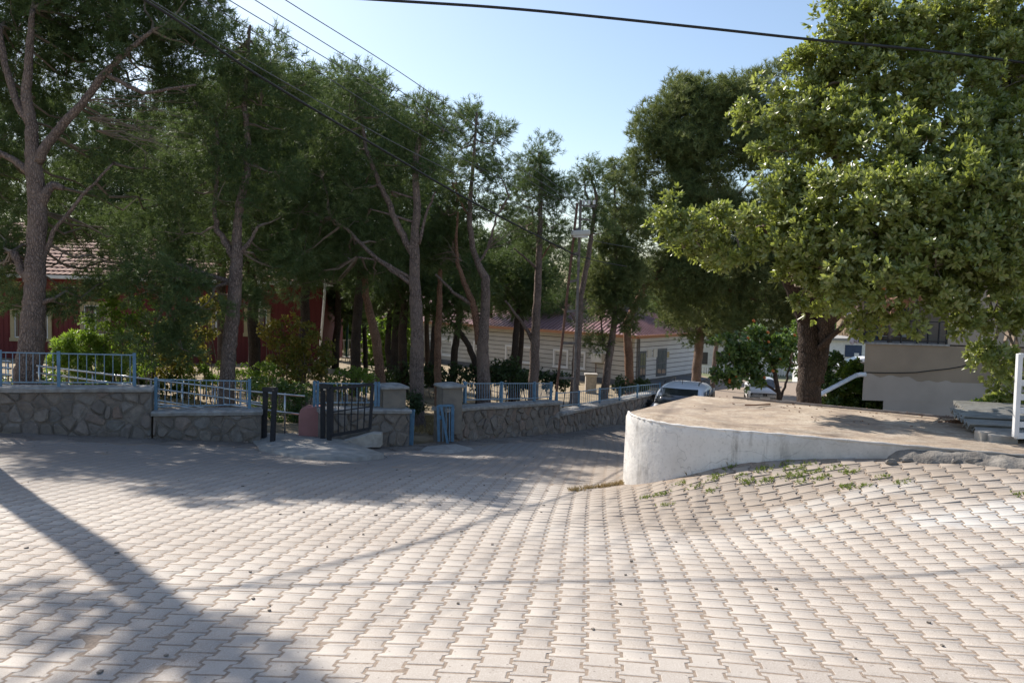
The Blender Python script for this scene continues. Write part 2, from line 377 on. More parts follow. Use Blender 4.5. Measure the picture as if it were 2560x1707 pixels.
street_px = [(0, 1707, 3.95), (640, 1707, 3.9), (1280, 1707, 3.85), (1920, 1707, 3.95), (2560, 1707, 4.1),
    (0, 1440, 5.6), (640, 1440, 5.65), (1280, 1440, 5.75), (1900, 1440, 5.85), (2560, 1440, 5.8),
    (0, 1240, 8.67), (0, 1165, 10.8), (400, 1216, 9.6), (1280, 1300, 7.9), (1280, 1200, 11), (900, 1200, 10.6),
    (1600, 1330, 7.4), (1900, 1325, 7.5), (2200, 1310, 7.2), (2560, 1310, 6.9),
    (1567, 1205, 10.8), (1700, 1185, 9.75), (1850, 1148, 9.42), (2000, 1132, 9.28), (2270, 1135, 8.84), (2560, 1150, 8.4),
    (1900, 1230, 8.65), (1600, 1230, 9.5), (2250, 1230, 7.9), (1450, 1240, 9.8),
    (0, 1085, 13.8), (300, 1095, 14.6), (650, 1110, 15.2), (900, 1120, 16), (1090, 1110, 17), (1250, 1100, 18.2),
    (1400, 1085, 21), (1567, 1065, 25), (1350, 1150, 14), (1500, 1130, 15.5)]
sp_ = [tuple(P(*q)) for q in street_px]
sp_ += [(5.5, 31, -3.6), (13, 45, -4.3), (30, 60, -4.8), (-30, 60, -4), (0, -12, .7), (-12, -8, .6), (12, -8, .3), (14, 8, 0), (20, 12, -.1),
        (-15, 12, -1.0), (-22, 13, -1.0), (-15, 4, -.35), (-14, 0, 0), (5.5, 15.5, -1.9), (9, 22, -3), (13, 30, -3.6), (25, 25, -3.2), (8.5, 15, -1.6), (60, 60, -5), (-60, 20, -1)]
street = TPS(sp_)
garden = TPS([(-22, 14, -.5), (-16, 13.5, -.6), (-9, 15, -.85), (-5, 16.5, -1.3), (-4.6, 17.2, -1.45), (-3, 17.6, -1.5), (-1.5, 18.2, -1.72), (-.3, 19.6, -1.9), (2, 23.2, -2.3),
    (5, 28, -3.0), (8, 34, -3.7), (8, 51, -4.4), (-7.4, 65, -4.4), (14, 58, -4.6), (-15, 32, -1.75), (-8, 33, -1.8), (-3, 34, -2.7), (-30, 33, -1.6),
    (0, 40, -3.8), (-2, 28, -2.6), (40, 60, -5), (-40, 70, -3), (0, 90, -4.5), (60, 90, -5), (-60, 90, -3), (-10, 22, -1.4)])
WALL = [(-22, 11.6), (-14, 12.6), tuple(P(0, 1085, 13.8))[:2], tuple(P(375, 1100, 14.75))[:2], tuple(P(650, 1110, 15.2))[:2], tuple(P(900, 1120, 16))[:2],
        tuple(P(1020, 1115, 16.5))[:2], tuple(P(1110, 1110, 17.2))[:2], tuple(P(1250, 1100, 18.3))[:2], tuple(P(1400, 1085, 21))[:2], tuple(P(1567, 1065, 25))[:2],
        (4.9, 28), (7.6, 34), (11, 42), (16, 60), (18, 90)]
WA = np.array(WALL)
def side(x, y):   # signed distance to the wall line: positive = garden side
    x = np.asarray(x, float); y = np.asarray(y, float)
    best = np.full(x.shape, 1e9); sg = np.ones(x.shape)
    for i in range(len(WA) - 1):
        a, b = WA[i], WA[i + 1]; d = b - a; L2 = d @ d
        t = np.clip(((x - a[0]) * d[0] + (y - a[1]) * d[1]) / L2, 0, 1)
        dx = x - a[0] - t * d[0]; dy = y - a[1] - t * d[1]; D = np.hypot(dx, dy)
        c = d[0] * (y - a[1]) - d[1] * (x - a[0])
        m = D < best; best = np.where(m, D, best); sg = np.where(m, np.sign(c), sg)
    return best * sg
SLABZ = CAMZ - 1.61
slab_front = [Pz(x, y, SLABZ) for x, y in ((1567, 1030), (1574, 1037), (1590, 1044), (1620, 1052), (1700, 1066), (1850, 1080), (2000, 1091), (2200, 1109), (2400, 1126), (2600, 1143))]
slab_back = [Pz(x, y, SLABZ) for x, y in ((2600, 1062), (2390, 1045), (2100, 1020), (1900, 1002), (1735, 988))]
slab_poly = slab_front + slab_back
def inpoly(x, y, poly):
    x = np.asarray(x); y = np.asarray(y); r = np.zeros(x.shape, bool); n = len(poly)
    for i in range(n):
        x1, y1 = poly[i][0], poly[i][1]; x2, y2 = poly[(i + 1) % n][0], poly[(i + 1) % n][1]
        c = ((y1 > y) != (y2 > y)) & (x < (x2 - x1) * (y - y1) / (y2 - y1 + 1e-12) + x1); r ^= c
    return r

def sheet(name, xs, ys, fn, keep, mat):
    X, Y = np.meshgrid(xs, ys); Z = fn(X, Y); nx, ny = len(xs), len(ys)
    V = np.stack([X.ravel(), Y.ravel(), Z.ravel()], 1)
    i, j = np.meshgrid(np.arange(nx - 1), np.arange(ny - 1)); a = (j * nx + i).ravel()
    Fc = np.stack([a, a + 1, a + nx + 1, a + nx], 1)
    cx = (X[:-1, :-1] + X[1:, 1:]).ravel() / 2; cy = (Y[:-1, :-1] + Y[1:, 1:]).ravel() / 2
    Fc = Fc[keep(cx, cy)]; used, inv = np.unique(Fc, return_inverse=True)
    o = np_mesh(name, V[used], inv.reshape(Fc.shape), mat, smooth=True); o['kind'] = 'structure'; return o
def rough(x, y, amp, sc):
    return amp * (np.sin(x * sc + 1.3 * np.sin(y * sc * .7)) + np.sin(y * sc * 1.3 + 1.7 * np.sin(x * sc * .9))) * .5
yard_edge = lambda x, y: (side(x, y) < .42)
# street bed (joint sand) as a fine sheet, the garden behind the wall, and the wide land under everything
bed = sheet('street_bed', np.concatenate([np.arange(-22, -8, .5), np.arange(-8, 9, .1), np.arange(9, 24, .5)]), np.concatenate([np.arange(-8, 2, .5), np.arange(2, 13, .1), np.arange(13, 62, .4)]), lambda x, y: street(x, y) - .0002 - .009 * np.exp(-(((x - 3.5) / 3.6) ** 2 + ((y - 8.6) / 1.6) ** 2)), yard_edge, M['joint'])
gard = sheet('garden_ground', np.arange(-30, 22, .3), np.arange(11, 80, .4), lambda x, y: (lambda w: street(x, y) * (1 - w) + (garden(x, y) + rough(x, y, .03, 1.7)) * w - .02 * (1 - w))(np.clip((side(x, y) - .1) / 1.6, 0, 1)), lambda x, y: side(x, y) > .16, M['soil'])
far = sheet('far_land', np.linspace(-700, 700, 40), np.linspace(-300, 900, 36), lambda x, y: np.full(x.shape, -5.6), lambda x, y: np.ones(x.shape, bool), M['far'])

# ------------------------------------------------------------------ pavers
CP_, RP_ = .189, .182                      # column pitch, row pitch
TH = math.atan2(1515 - 1280, F)
fw = Vector((math.sin(TH), math.cos(TH), 0)); rt = Vector((math.cos(TH), -math.sin(TH), 0))
g = .0085
def paver_outline(a=.1095, b=.0795, r=RP_, t=.006, inset=0.0):
    a -= g + inset; b -= g + inset; h = r / 2 - g * .95 - inset; q = r / 4
    pts = [(a, h), (a, q + t), (b, q - t), (b, -q + t), (a, -q - t), (a, -h)]
    return pts + [(-x, y) for x, y in reversed(pts)]
o0 = paver_outline(); o1 = paver_outline(inset=.003)
TOP = 0.0; n12 = len(o0)
tv = np.array([(x, y, -.03) for x, y in o0] + [(x, y, -.0018) for x, y in o0] + [(x, y, 0) for x, y in o1])
tvf = tv[n12:]
def mk_paver():
    f = [tuple(range(2 * n12, 3 * n12))[::-1]]
    for L in range(2):
        for i in range(n12):
            j = (i + 1) % n12; f.append((L * n12 + i, L * n12 + n12 + i, L * n12 + n12 + j, L * n12 + j))
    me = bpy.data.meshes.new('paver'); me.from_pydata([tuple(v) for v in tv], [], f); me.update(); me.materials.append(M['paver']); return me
pave_me = mk_paver()
cols = np.arange(-100, 120); rows = np.arange(8, 172)
CI, RI = np.meshgrid(cols, rows)
U = CI * CP_; Vv = RI * RP_ + (CI % 2) * RP_ / 2
PX = U * rt.x + Vv * fw.x; PY = U * rt.y + Vv * fw.y
# gentle wander of the rows as the layers' lines drift
PX = PX + .05 * np.sin(PY * .45 + .3) ; PY = PY + .05 * np.sin(PX * .4)
PXf, PYf = PX.ravel(), PY.ravel()
sdv = side(PXf, PYf)
keep = (sdv < -.75 + .18 * np.sin(PXf * 2.1)) & (np.abs(PXf) < 2.6 + PYf * .66) & (PYf < 25) & (PYf > 1.6)
big_poly = [(p.x, p.y) for p in slab_front] + [(30, 7.5), (30, 60), (6.2, 60), (5.0, 25), (slab_back[-1].x + .1, slab_back[-1].y)]
keep &= ~inpoly(PXf, PYf, [(p[0] - .02, p[1] - .1) for p in big_poly])
PXf, PYf = PXf[keep], PYf[keep]
PZf = street(PXf, PYf); e = .08
gx = (street(PXf + e, PYf) - street(PXf - e, PYf)) / (2 * e); gy = (street(PXf, PYf + e) - street(PXf, PYf - e)) / (2 * e)
hump = np.exp(-(((PXf - 3.5) / 3.2) ** 2 + ((PYf - 8.6) / 1.3) ** 2))
tone = rng.random(len(PXf)); dz = rng.normal(0, .0005 + .003 * hump); tx = rng.normal(0, .0045 + .018 * hump); ty = rng.normal(0, .0045 + .018 * hump)
rot = rng.normal(0, .012, len(PXf)) + .05 * np.sin(PYf * .5) * 0
order = np.argsort(PYf + 1e3 * (np.abs(PXf) > .06 + PYf * .66))
pav_root = empty('pavement', (0, 0, 0)); tag(pav_root, kind='structure')
near = order[:300]; rest = order[300:]
def frame(i):
    n = Vector((-gx[i] + tx[i], -gy[i] + ty[i], 1)).normalized()
    c, s = math.cos(rot[i]), math.sin(rot[i]); x = Vector((rt.x * c + fw.x * s, rt.y * c + fw.y * s, 0))
    x = (x - n * x.dot(n)).normalized(); y = n.cross(x); return x, y, n
for i in near:
    x, y, n = frame(i); o = bpy.data.objects.new('paver', pave_me); COL.objects.link(o); o.parent = pav_root
    o.matrix_local = Matrix(((x.x, y.x, n.x, PXf[i]), (x.y, y.y, n.y, PYf[i]), (x.z, y.z, n.z, PZf[i] + .0014 + dz[i]), (0, 0, 0, 1)))
m = len(rest); nrm = np.stack([-gx[rest] + tx[rest], -gy[rest] + ty[rest], np.ones(m)], 1); nrm /= np.linalg.norm(nrm, axis=1)[:, None]
c, s = np.cos(rot[rest]), np.sin(rot[rest])
ax = np.stack([rt.x * c + fw.x * s, rt.y * c + fw.y * s, np.zeros(m)], 1); ax -= nrm * (ax * nrm).sum(1)[:, None]; ax /= np.linalg.norm(ax, axis=1)[:, None]
ay = np.cross(nrm, ax); org = np.stack([PXf[rest], PYf[rest], PZf[rest] + .0014 + dz[rest]], 1)
tl = tv.copy()
VV = org[:, None] + tl[None, :, :1] * ax[:, None] + tl[None, :, 1:2] * ay[:, None] + tl[None, :, 2:] * nrm[:, None]
k3 = 3 * n12
quads = []
for L in range(2):
    for i in range(n12):
        j = (i + 1) % n12; quads.append((L * n12 + i, L * n12 + n12 + i, L * n12 + n12 + j, L * n12 + j))
tb = 2 * n12
quads += [(tb + 0, tb + 1, tb + 10, tb + 11)[::-1], (tb + 1, tb + 2, tb + 9, tb + 10)[::-1], (tb + 2, tb + 3, tb + 8, tb + 9)[::-1], (tb + 3, tb + 4, tb + 7, tb + 8)[::-1], (tb + 4, tb + 5, tb + 6, tb + 7)[::-1]]
quads = np.array(quads); FF = (np.arange(m)[:, None, None] * k3 + quads[None]).reshape(-1, 4)
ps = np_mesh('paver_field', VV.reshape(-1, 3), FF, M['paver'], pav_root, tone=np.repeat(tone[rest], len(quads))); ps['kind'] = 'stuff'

# dusty strip between pavers and wall, concrete ramp aprons
def strip(name, pts_front, pts_back, mat, dz=.01, n=40, fn=street):
    V = []; Fc = []
    for i in range(n + 1):
        t = i / n
        def at(pl):
            u = t * (len(pl) - 1); k = min(int(u), len(pl) - 2); u -= k
            return (pl[k][0] * (1 - u) + pl[k + 1][0] * u, pl[k][1] * (1 - u) + pl[k + 1][1] * u)
        a, b = at(pts_front), at(pts_back)
        for k in range(5):
            w = k / 4; x = a[0] * (1 - w) + b[0] * w; y = a[1] * (1 - w) + b[1] * w
            x += .06 * math.sin(i * 1.9) * (1 - w); y += .10 * math.sin(i * 1.3 + 1) * (1 - w)
            V.append((x, y, fn(x, y) + (dz if k else -.03) + .01 * w + .008 * math.sin(i * 2.1 + k)))
    for i in range(n):
        for k in range(4): Fc.append((i * 5 + k, (i + 1) * 5 + k, (i + 1) * 5 + k + 1, i * 5 + k + 1))
    return V, Fc
def off_wall(d, i0=0, i1=None):
    out = []
    pl = WA[i0:i1]
    for i in range(len(pl)):
        a = pl[max(i - 1, 0)]; b = pl[min(i + 1, len(pl) - 1)]; t = (b - a) / np.linalg.norm(b - a)
        out.append((pl[i][0] + t[1] * d, pl[i][1] - t[0] * d))
    return out
V, Fc = strip('verge', off_wall(.95, 1, 13), off_wall(-.05, 1, 13), M['dirt'], .012, 160)
np_mesh('roadside_verge', V, Fc, M['dirt'], smooth=True)['kind'] = 'structure'

# ------------------------------------------------------------------ white wedge wall with its slab
def white_wall():
    r = empty('retaining_wall', slab_front[4] - Vector((0, 0, 1.2)), 'low whitewashed wedge wall with rounded corner carrying a sandy concrete slab', 'wall')
    # front wall, smooth curve resampled
    def smooth_line(pl, it=3):
        for _ in range(it):
            q = [pl[0]]
            for a, b in zip(pl, pl[1:]): q += [a * .75 + b * .25, a * .25 + b * .75]
            pl = q + [pl[-1]]
        return pl
    fr = smooth_line(slab_front, 3)
    loop = fr + [Vector(p) for p in slab_back]
    n = len(loop); V = []; Fc = []
    dep = [0.0, -.05, -.12, -.3, -.6, -1.1, -3.6]
    ctr = sum(loop, Vector()) / n
    for k, d in enumerate(dep):
        for i, p in enumerate(loop):
            o_ = (p - ctr); o_.z = 0; o_.normalize()
            q = p + o_ * (.012 * math.sin(i * 2.3 + k * 3) - .02 * (k == 0) + .012 * (-d)) + Vector((0, 0, d))
            V.append(q)
    for k in range(len(dep) - 1):
        for i in range(n):
            j = (i + 1) % n; Fc.append((k * n + i, (k + 1) * n + i, (k + 1) * n + j, k * n + j))
    mb = MB(); mb.v = [tuple(v) for v in V]; mb.f = Fc
    mb.build('wall', M['whitewash'], r, smooth=True)
    # slab top as fan grid slightly dished
    mb = MB(); top = [V[i] + Vector((0, 0, 0)) for i in range(n)]
    vs = list(top); rings = 7; fs = []
    for k in range(1, rings):
        t = k / rings
        for i, p in enumerate(top):
            q = p.lerp(ctr, t); q = Vector((q.x, q.y, SLABZ + .012 * math.sin(q.x * 2.3 + q.y) + .006 * random.uniform(-1, 1) + .01)); vs.append(q)
    for k in range(rings - 1):
        for i in range(n):
            j = (i + 1) % n; fs.append((k * n + i, k * n + j, (k + 1) * n + j, (k + 1) * n + i))
    vs.append(Vector((ctr.x, ctr.y, SLABZ + .01))); c_ = len(vs) - 1
    for i in range(n): fs.append(((rings - 1) * n + i, (rings - 1) * n + (i + 1) % n, c_))
    mb.add(vs, fs); mb.build('slab', M['slab'], r, smooth=True)
    # pale rim of cement along front edge
    mb = MB(); rim = [p + Vector((0, 0, .004)) for p in fr]; rim = [p + (ctr - p).normalized() * .03 for p in rim]
    mb.tube([p for p in rim], [.016 + .006 * math.sin(i * 1.7) for i in range(len(rim))], 6); mb.build('rim', M['whitewash'], r, smooth=True)
    mb = MB(); mb.bar(Pz(1832, 992.5, SLABZ + .035), Pz(2385, 1044, SLABZ + .035), .03, .03); mb.build('edge_strip', M['galv'], r)
    return r
white_wall()

# broken concrete kerb lumps running on to the right of the slab
def rock(name, c, size, mat, parent=None, seed=0, flat=.7, sub=2):
    import bmesh
    bm = bmesh.new(); bmesh.ops.create_icosphere(bm, subdivisions=sub, radius=1)
    for v in bm.verts:
        d = mnoise.noise(v.co * 1.3 + Vector((seed * 3.1, 0, 0))) * .45
        v.co = v.co * (1 + d); v.co.x *= size[0]; v.co.y *= size[1]; v.co.z *= size[2]
    me = bpy.data.meshes.new(name); bm.to_mesh(me); bm.free()
    o = link_mesh(name, me, mat, parent); o.location = Vector(c) - (root_loc(parent) if parent else Vector((0, 0, 0))); return o
kr = empty('broken_kerb', P(2350, 1150, 8.75), 'broken grey concrete kerb lumps between the sandy slab and the pavers', 'kerb')
def kerb_apron():
    V = []; fs = []; nx, ny = 70, 9
    for i in range(nx):
        u = i / (nx - 1); x = 2200 + 460 * u; b = Pz(x, 1107.5 + (x - 2200) * .081, SLABZ); wd_ = .10 + .30 * min(1, u * 3) + .16 * mnoise.noise(Vector((b.x * 2.3, 1.7, 0))) + .05 * mnoise.noise(Vector((b.x * 9, 4.7, 0)))
        for j in range(ny):
            w = j / (ny - 1); q = Vector((b.x - .02 * w, b.y + .05 - wd_ * w, 0)); g0 = street(q.x, q.y)
            hz = (SLABZ - .012) * (1 - w) + g0 * w + (.03 * math.sin(math.pi * w) + .045 * mnoise.noise(Vector((q.x * 5, q.y * 7, 0))) + .014 * mnoise.noise(Vector((q.x * 17, q.y * 17, 3)))) * min(1, u * 5)
            if j == ny - 1: hz = g0 - .03
            V.append(Vector((q.x, q.y, hz)))
    for i in range(nx - 1):
        for j in range(ny - 1): a = i * ny + j; fs.append((a, a + 1, a + ny + 1, a + ny)[::-1])
    MB().add(V, fs).build('concrete_edge', M['kerbc'], kr, smooth=True)
    for k in range(8):
        x = 2230 + 50 * k + random.uniform(-14, 14); p = P(x, 1150, 8.66 - (x - 2180) * .0009 + random.uniform(-.05, .05)); p.z = street(p.x, p.y) + .012
        rock('concrete_lump', p, (random.uniform(.04, .11), random.uniform(.03, .07), random.uniform(.02, .045)), M['kerbc'], kr, k, sub=2)
kerb_apron()

# ------------------------------------------------------------------ rubble walls
def clip(poly, a, b, c):   # keep a*x+b*y<=c
    out = []; n = len(poly)
    for i in range(n):
        p, q = poly[i], poly[(i + 1) % n]; dp = a * p[0] + b * p[1] - c; dq = a * q[0] + b * q[1] - c
        if dp <= 0: out.append(p)
        if (dp < 0 < dq) or (dq < 0 < dp):
            t = dp / (dp - dq); out.append((p[0] + (q[0] - p[0]) * t, p[1] + (q[1] - p[1]) * t))
    return out
def stone_wall(label, p0, p1, z0, z1, n_h, group=None, sx=.28, sy=.225, cap0=True, cop_drop=.09):
    p0 = Vector((p0[0], p0[1], 0)); p1 = Vector((p1[0], p1[1], 0)); d = p1 - p0; L = d.length; d.normalize(); nb = Vector((-d.y, d.x, 0))   # toward garden
    base = p0 + d * (L / 2); base.z = street(base.x, base.y)
    r = empty('stone_wall', base, label, 'wall')
    bz = lambda s_: street(p0.x + d.x * s_, p0.y + d.y * s_)
    tz = lambda s_: z0 + (z1 - z0) * s_ / L
    T = .34
    V = []; Fc = []; k = 9
    for i in range(k):
        s_ = L * i / (k - 1); q = p0 + d * s_
        V += [Vector((q.x, q.y, bz(s_) - .3)), Vector((q.x, q.y, tz(s_) - cop_drop)), Vector((q.x, q.y, tz(s_) - cop_drop)) + nb * T, Vector((q.x, q.y, bz(s_) - .6)) + nb * T]
    for i in range(k - 1):
        for j in range(4): Fc.append((i * 4 + j, i * 4 + (j + 1) % 4, i * 4 + 4 + (j + 1) % 4, i * 4 + 4 + j)[::-1])
    Fc += [(0, 1, 2, 3), tuple((k - 1) * 4 + j for j in (3, 2, 1, 0))]
    mb = MB(); mb.add(V, Fc); mb.build('core', M['mortar'], r)
    # coping
    mb = MB(); V = []; k = max(4, int(L / .35)); Fc = []
    for i in range(k):
        s_ = -.03 + (L + .06) * i / (k - 1); q = p0 + d * s_; t = tz(s_); w = lambda a: random.uniform(-a, a)
        for (o_, h_) in ((-.07, -cop_drop), (-.085, -.03), (-.05, -.004), (T + .03, 0), (T + .06, -cop_drop)):
            V.append(Vector((q.x, q.y, t + h_ + w(.006))) + nb * (o_ + w(.012)))
    for i in range(k - 1):
        for j in range(5): Fc.append((i * 5 + j, i * 5 + (j + 1) % 5, i * 5 + 5 + (j + 1) % 5, i * 5 + 5 + j)[::-1])
    Fc += [(0, 1, 2, 3, 4), tuple((k - 1) * 5 + j for j in (4, 3, 2, 1, 0))]
    mb.add(V, Fc); mb.build('coping', M['coping'], r)
    # stones: jittered cells
    hmax = max(tz(0) - bz(0), tz(L) - bz(L)) + .1; nx = int(L / sx) + 3; ny = int(hmax / sy) + 3
    S = {}
    for i in range(-1, nx):
        for j in range(-1, ny): S[(i, j)] = ((i + .5 * (j % 2) + random.uniform(-.47, .47)) * sx, (j + random.uniform(-.47, .47)) * sy)
    zb = min(bz(0), bz(L))
    for (i, j), (sx_, sy_) in S.items():
        poly = [(sx_ - .6, sy_ - .6), (sx_ + .6, sy_ - .6), (sx_ + .6, sy_ + .6), (sx_ - .6, sy_ + .6)]
        for a in range(-2, 3):
            for b in range(-2, 3):
                q = S.get((i + a, j + b))
                if q is None or (a == 0 and b == 0): continue
                A, B = q[0] - sx_, q[1] - sy_; Cc = (q[0] ** 2 + q[1] ** 2 - sx_ ** 2 - sy_ ** 2) / 2
                nn = math.hypot(A, B); poly = clip(poly, A / nn, B / nn, Cc / nn - random.uniform(.004, .02))
                if len(poly) < 3: break
            if len(poly) < 3: break
        if len(poly) < 3: continue
        poly = clip(poly, -1, 0, 0); poly = clip(poly, 1, 0, L) if poly else poly
        if len(poly) < 3: continue
        # top / bottom (sloping)
        m_ = (z1 - z0) / L; poly = clip(poly, -m_, 1, z0 - cop_drop - .012 - zb)
        if len(poly) < 3: continue
        m_ = (bz(L) - bz(0)) / L; poly = clip(poly, m_, -1, -(bz(0) - .02 - zb))
        if len(poly) < 3: continue
        cx = sum(p[0] for p in poly) / len(poly); cy = sum(p[1] for p in poly) / len(poly)
        ar = abs(sum(poly[k][0] * poly[(k + 1) % len(poly)][1] - poly[(k + 1) % len(poly)][0] * poly[k][1] for k in range(len(poly)))) / 2
        if ar < .006: continue
        q = []
        for a, b in zip(poly, poly[1:] + poly[:1]): c1_, c2_ = random.uniform(.1, .3), random.uniform(.1, .3); q += [(a[0] * (1 - c1_) + b[0] * c1_, a[1] * (1 - c1_) + b[1] * c1_), (a[0] * c2_ + b[0] * (1 - c2_), a[1] * c2_ + b[1] * (1 - c2_))]
        n = len(q); dpt = random.uniform(.008, .05)
        def w3(s_, h_, o_):
            v = p0 + d * s_ - nb * o_; return Vector((v.x, v.y, zb + h_))
        rr = random.uniform(.6, .8); tilt = (random.uniform(-.15, .15), random.uniform(-.15, .15))
        vs = [w3(s_, h_, -.01) for s_, h_ in q]
        vs += [w3(cx + (s_ - cx) * .95, cy + (h_ - cy) * .95, dpt * .65) for s_, h_ in q]
        vs += [w3(cx + (s_ - cx) * rr, cy + (h_ - cy) * rr, dpt + (s_ - cx) * tilt[0] + (h_ - cy) * tilt[1] + random.uniform(-.005, .005)) for s_, h_ in q]
        fs = []
        for L_ in range(2):
            for k in range(n): k2 = (k + 1) % n; fs.append((L_ * n + k, L_ * n + k2, (L_ + 1) * n + k2, (L_ + 1) * n + k))
        fs.append(tuple(2 * n + k for k in range(n)))
        mb = MB(); mb.add(vs, fs); o = mb.build('stone', M['stone'], r)
    return r
def cz(px, py, Y): return P(px, py, Y).z
w_a, w_b, w_c = P(0, 1085, 13.8), P(378, 1100, 14.75), P(652, 1110, 15.2)
w_l = Vector((-14, 12.6, 0))
zt0 = cz(200, 967, 14.3)
stone_wall('tall rubble stone wall at far left topped by blue railing', w_l, w_b, zt0 + .03, cz(370, 966, 14.8), 1)
stone_wall('lower rubble wall beside the black gate post, under the second blue railing', w_b + (w_c - w_b).normalized() * .04, w_c, cz(450, 1026, 14.9), cz(640, 1024, 15.2), 1)
w_d, w_e = P(800, 1118, 15.7), P(1022, 1117, 16.5)
stone_wall('short rubble wall with pale pillar between black gate and blue gate', w_d, w_e, cz(830, 1020, 15.8), cz(1010, 1022, 16.5), 1)
w_f, w_g, w_h = P(1112, 1109, 17.2), P(1397, 1085, 21.0), P(1640, 1052, 28.5)
stone_wall('long rubble wall right of the blue gate with pale coping', w_f, w_g, cz(1130, 1018, 17.3), cz(1390, 1001, 21), 1, sx=.27, sy=.23)
stone_wall('far rubble wall section dropping a step and receding behind the white wedge', w_g + (w_h - w_g).normalized() * .04, Vector((5.6, 29.6, 0)), cz(1400, 1030, 21.1), cz(1640, 984, 28.8), 1, sx=.30, sy=.26)

# pillars
def pillar(label, px, py_t, py_b, Y, w, group='gate pillars with domed caps'):
    t = P(px, py_t, Y); b = P(px, py_b, Y)
    r = empty('gate_pillar', (b.x, b.y, b.z), label, 'pillar', group)
    yaw = math.atan2(w_e.y - w_d.y, w_e.x - w_d.x); ax = Vector((math.cos(yaw), math.sin(yaw), 0)); ay = Vector((-ax.y, ax.x, 0))
    c = Vector((t.x, t.y, 0)) + ay * .17
    MB().box((c.x, c.y, (t.z - .1 + b.z) / 2), (w, w * .95, t.z - .1 - b.z), ax, ay).build('shaft', M['pillar'], r, bevel=.01)
    mb = MB(); n = 5; vs = []
    for k, (s_, h_) in enumerate(((w / 2 + .05, -.1), (w / 2 + .06, -.07), (w / 2 + .05, -.045), (w * .34, -.012), (w * .12, .01))):
        for (i, j) in ((-1, -1), (1, -1), (1, 1), (-1, 1)): vs.append(Vector((c.x, c.y, t.z + h_)) + ax * (i * s_) + ay * (j * s_))
    fs = [(0, 3, 2, 1), (16, 17, 18, 19)]
    for k in range(4):
        for i in range(4): fs.append((k * 4 + i, k * 4 + (i + 1) % 4, k * 4 + 4 + (i + 1) % 4, k * 4 + 4 + i))
    mb.add(vs, fs).build('cap', M['coping'], r, bevel=.012)
    return r
pillar('square gate pillar left of the narrow blue gate, domed concrete cap', 985, 960, 1020, 16.55, .50)
pillar('square gate pillar right of the narrow blue gate, domed concrete cap', 1131, 958, 1085, 17.35, .46)

# ------------------------------------------------------------------ fences
def fence(label, pts, posts, nb, post_w=.055, bar_w=.014, mat_p='blue', mat_b='blue_thin', wav=0):
    """pts: list of (px, py_top, py_bottom, Y); posts: t values; nb bars"""
    A = [(P(a, b, Y), P(a, c, Y)) for a, b, c, Y in pts]
    def at(t):
        u = t * (len(A) - 1); k = min(int(u), len(A) - 2); u -= k
        return A[k][0].lerp(A[k + 1][0], u), A[k][1].lerp(A[k + 1][1], u)
    r = empty('railing', at(.5)[1], label, 'railing', 'blue railings on the stone walls')
    for t in posts:
        a, b = at(t); d = at(min(t + .01, 1))[0] - at(max(t - .01, 0))[0]; d.normalize(); y = Vector((-d.y, d.x, 0)).normalized()
        MB().box((a.x, a.y, (a.z + b.z) / 2 - .01), (post_w, post_w, a.z - b.z + .08), Vector((y.y, -y.x, 0)), y).build('post', M[mat_p], r)
    for which in (0, 1):
        mb = MB(); q = [at(k / (len(A) - 1))[which] - Vector((0, 0, .01 - .04 * which)) for k in range(len(A))]
        for a, b in zip(q, q[1:]): mb.bar(a, b, .022, .022)
        mb.build('rail', M[mat_b], r)
    for i in range(nb):
        t = (i + .5) / nb; a, b = at(t); b = b + Vector((0, 0, .04))
        mb = MB(); mb.tube([a, b], bar_w * .55, 5)
        if wav and i % 3 == 1: mb.box((a + b) / 2, (.03, .03, .03))
        mb.build('bar', M[mat_b], r)
fence('blue railing on the tall left wall with many upright bars', [(-160, 876, 958, 13.6), (0, 879, 959, 13.95), (146, 882, 960, 14.4), (336, 886, 960, 14.85)], [0, .333, .667 + .0, 1.0], 26)
fence('short blue railing with close bars on the lower left wall', [(390, 947, 1020, 14.95), (624, 951, 1014, 15.35)], [0, 1], 16)
fence('blue railing behind the open black gate', [(786, 956, 1010, 15.9), (947, 958, 1009, 16.4)], [0, .05, .95, 1], 13, .05)
fence('pale blue railing along the long wall right of the pillars', [(1163, 957, 1002, 17.7), (1255, 957, 1000, 18.8), (1336, 957, 998, 20.0), (1378, 957, 994, 20.9)], [0, .33, .67, 1], 44, .06, .012)
fence('grey blue railing dropping along the far wall toward the parked van', [(1392, 982, 1018, 21.3), (1448, 978, 1012, 22.6), (1500, 971, 1003, 24), (1550, 968, 997, 25.3), (1594, 963, 990, 26.7), (1650, 958, 984, 28.8)], [0, .2, .4, .6, .8, 1], 56, .05, .012, 'blue', 'blue_thin')

# stainless handrails of the ramp in the garden
def handrail(label, lines, posts):
    r = empty('handrail', P(posts[0][0], posts[0][2], posts[0][3]), label, 'handrail', 'stainless handrails along the ramp')
    for (x0, y0, Y0, x1, y1, Y1) in lines:
        a, b = P(x0, y0, Y0), P(x1, y1, Y1); MB().tube([a, a.lerp(b, .5), b], .024, 8).build('rail', M['steel'], r, smooth=True)
    for (x, y0, y1, Y) in posts:
        MB().tube([P(x, y0, Y), P(x, y1, Y)], .02, 8).build('post', M['steel'], r, smooth=True)
handrail('steel handrail in three bars descending behind the lower blue railing', [(92, 914, 16.2, 660, 982, 16.9), (92, 931, 16.2, 652, 1007, 16.9), (92, 950, 16.2, 520, 1021, 16.7)], [(98, 914, 975, 16.2), (232, 930, 990, 16.4), (378, 950, 1030, 16.6), (455, 958, 1045, 16.7), (537, 966, 1055, 16.8), (600, 975, 1070, 16.9)])
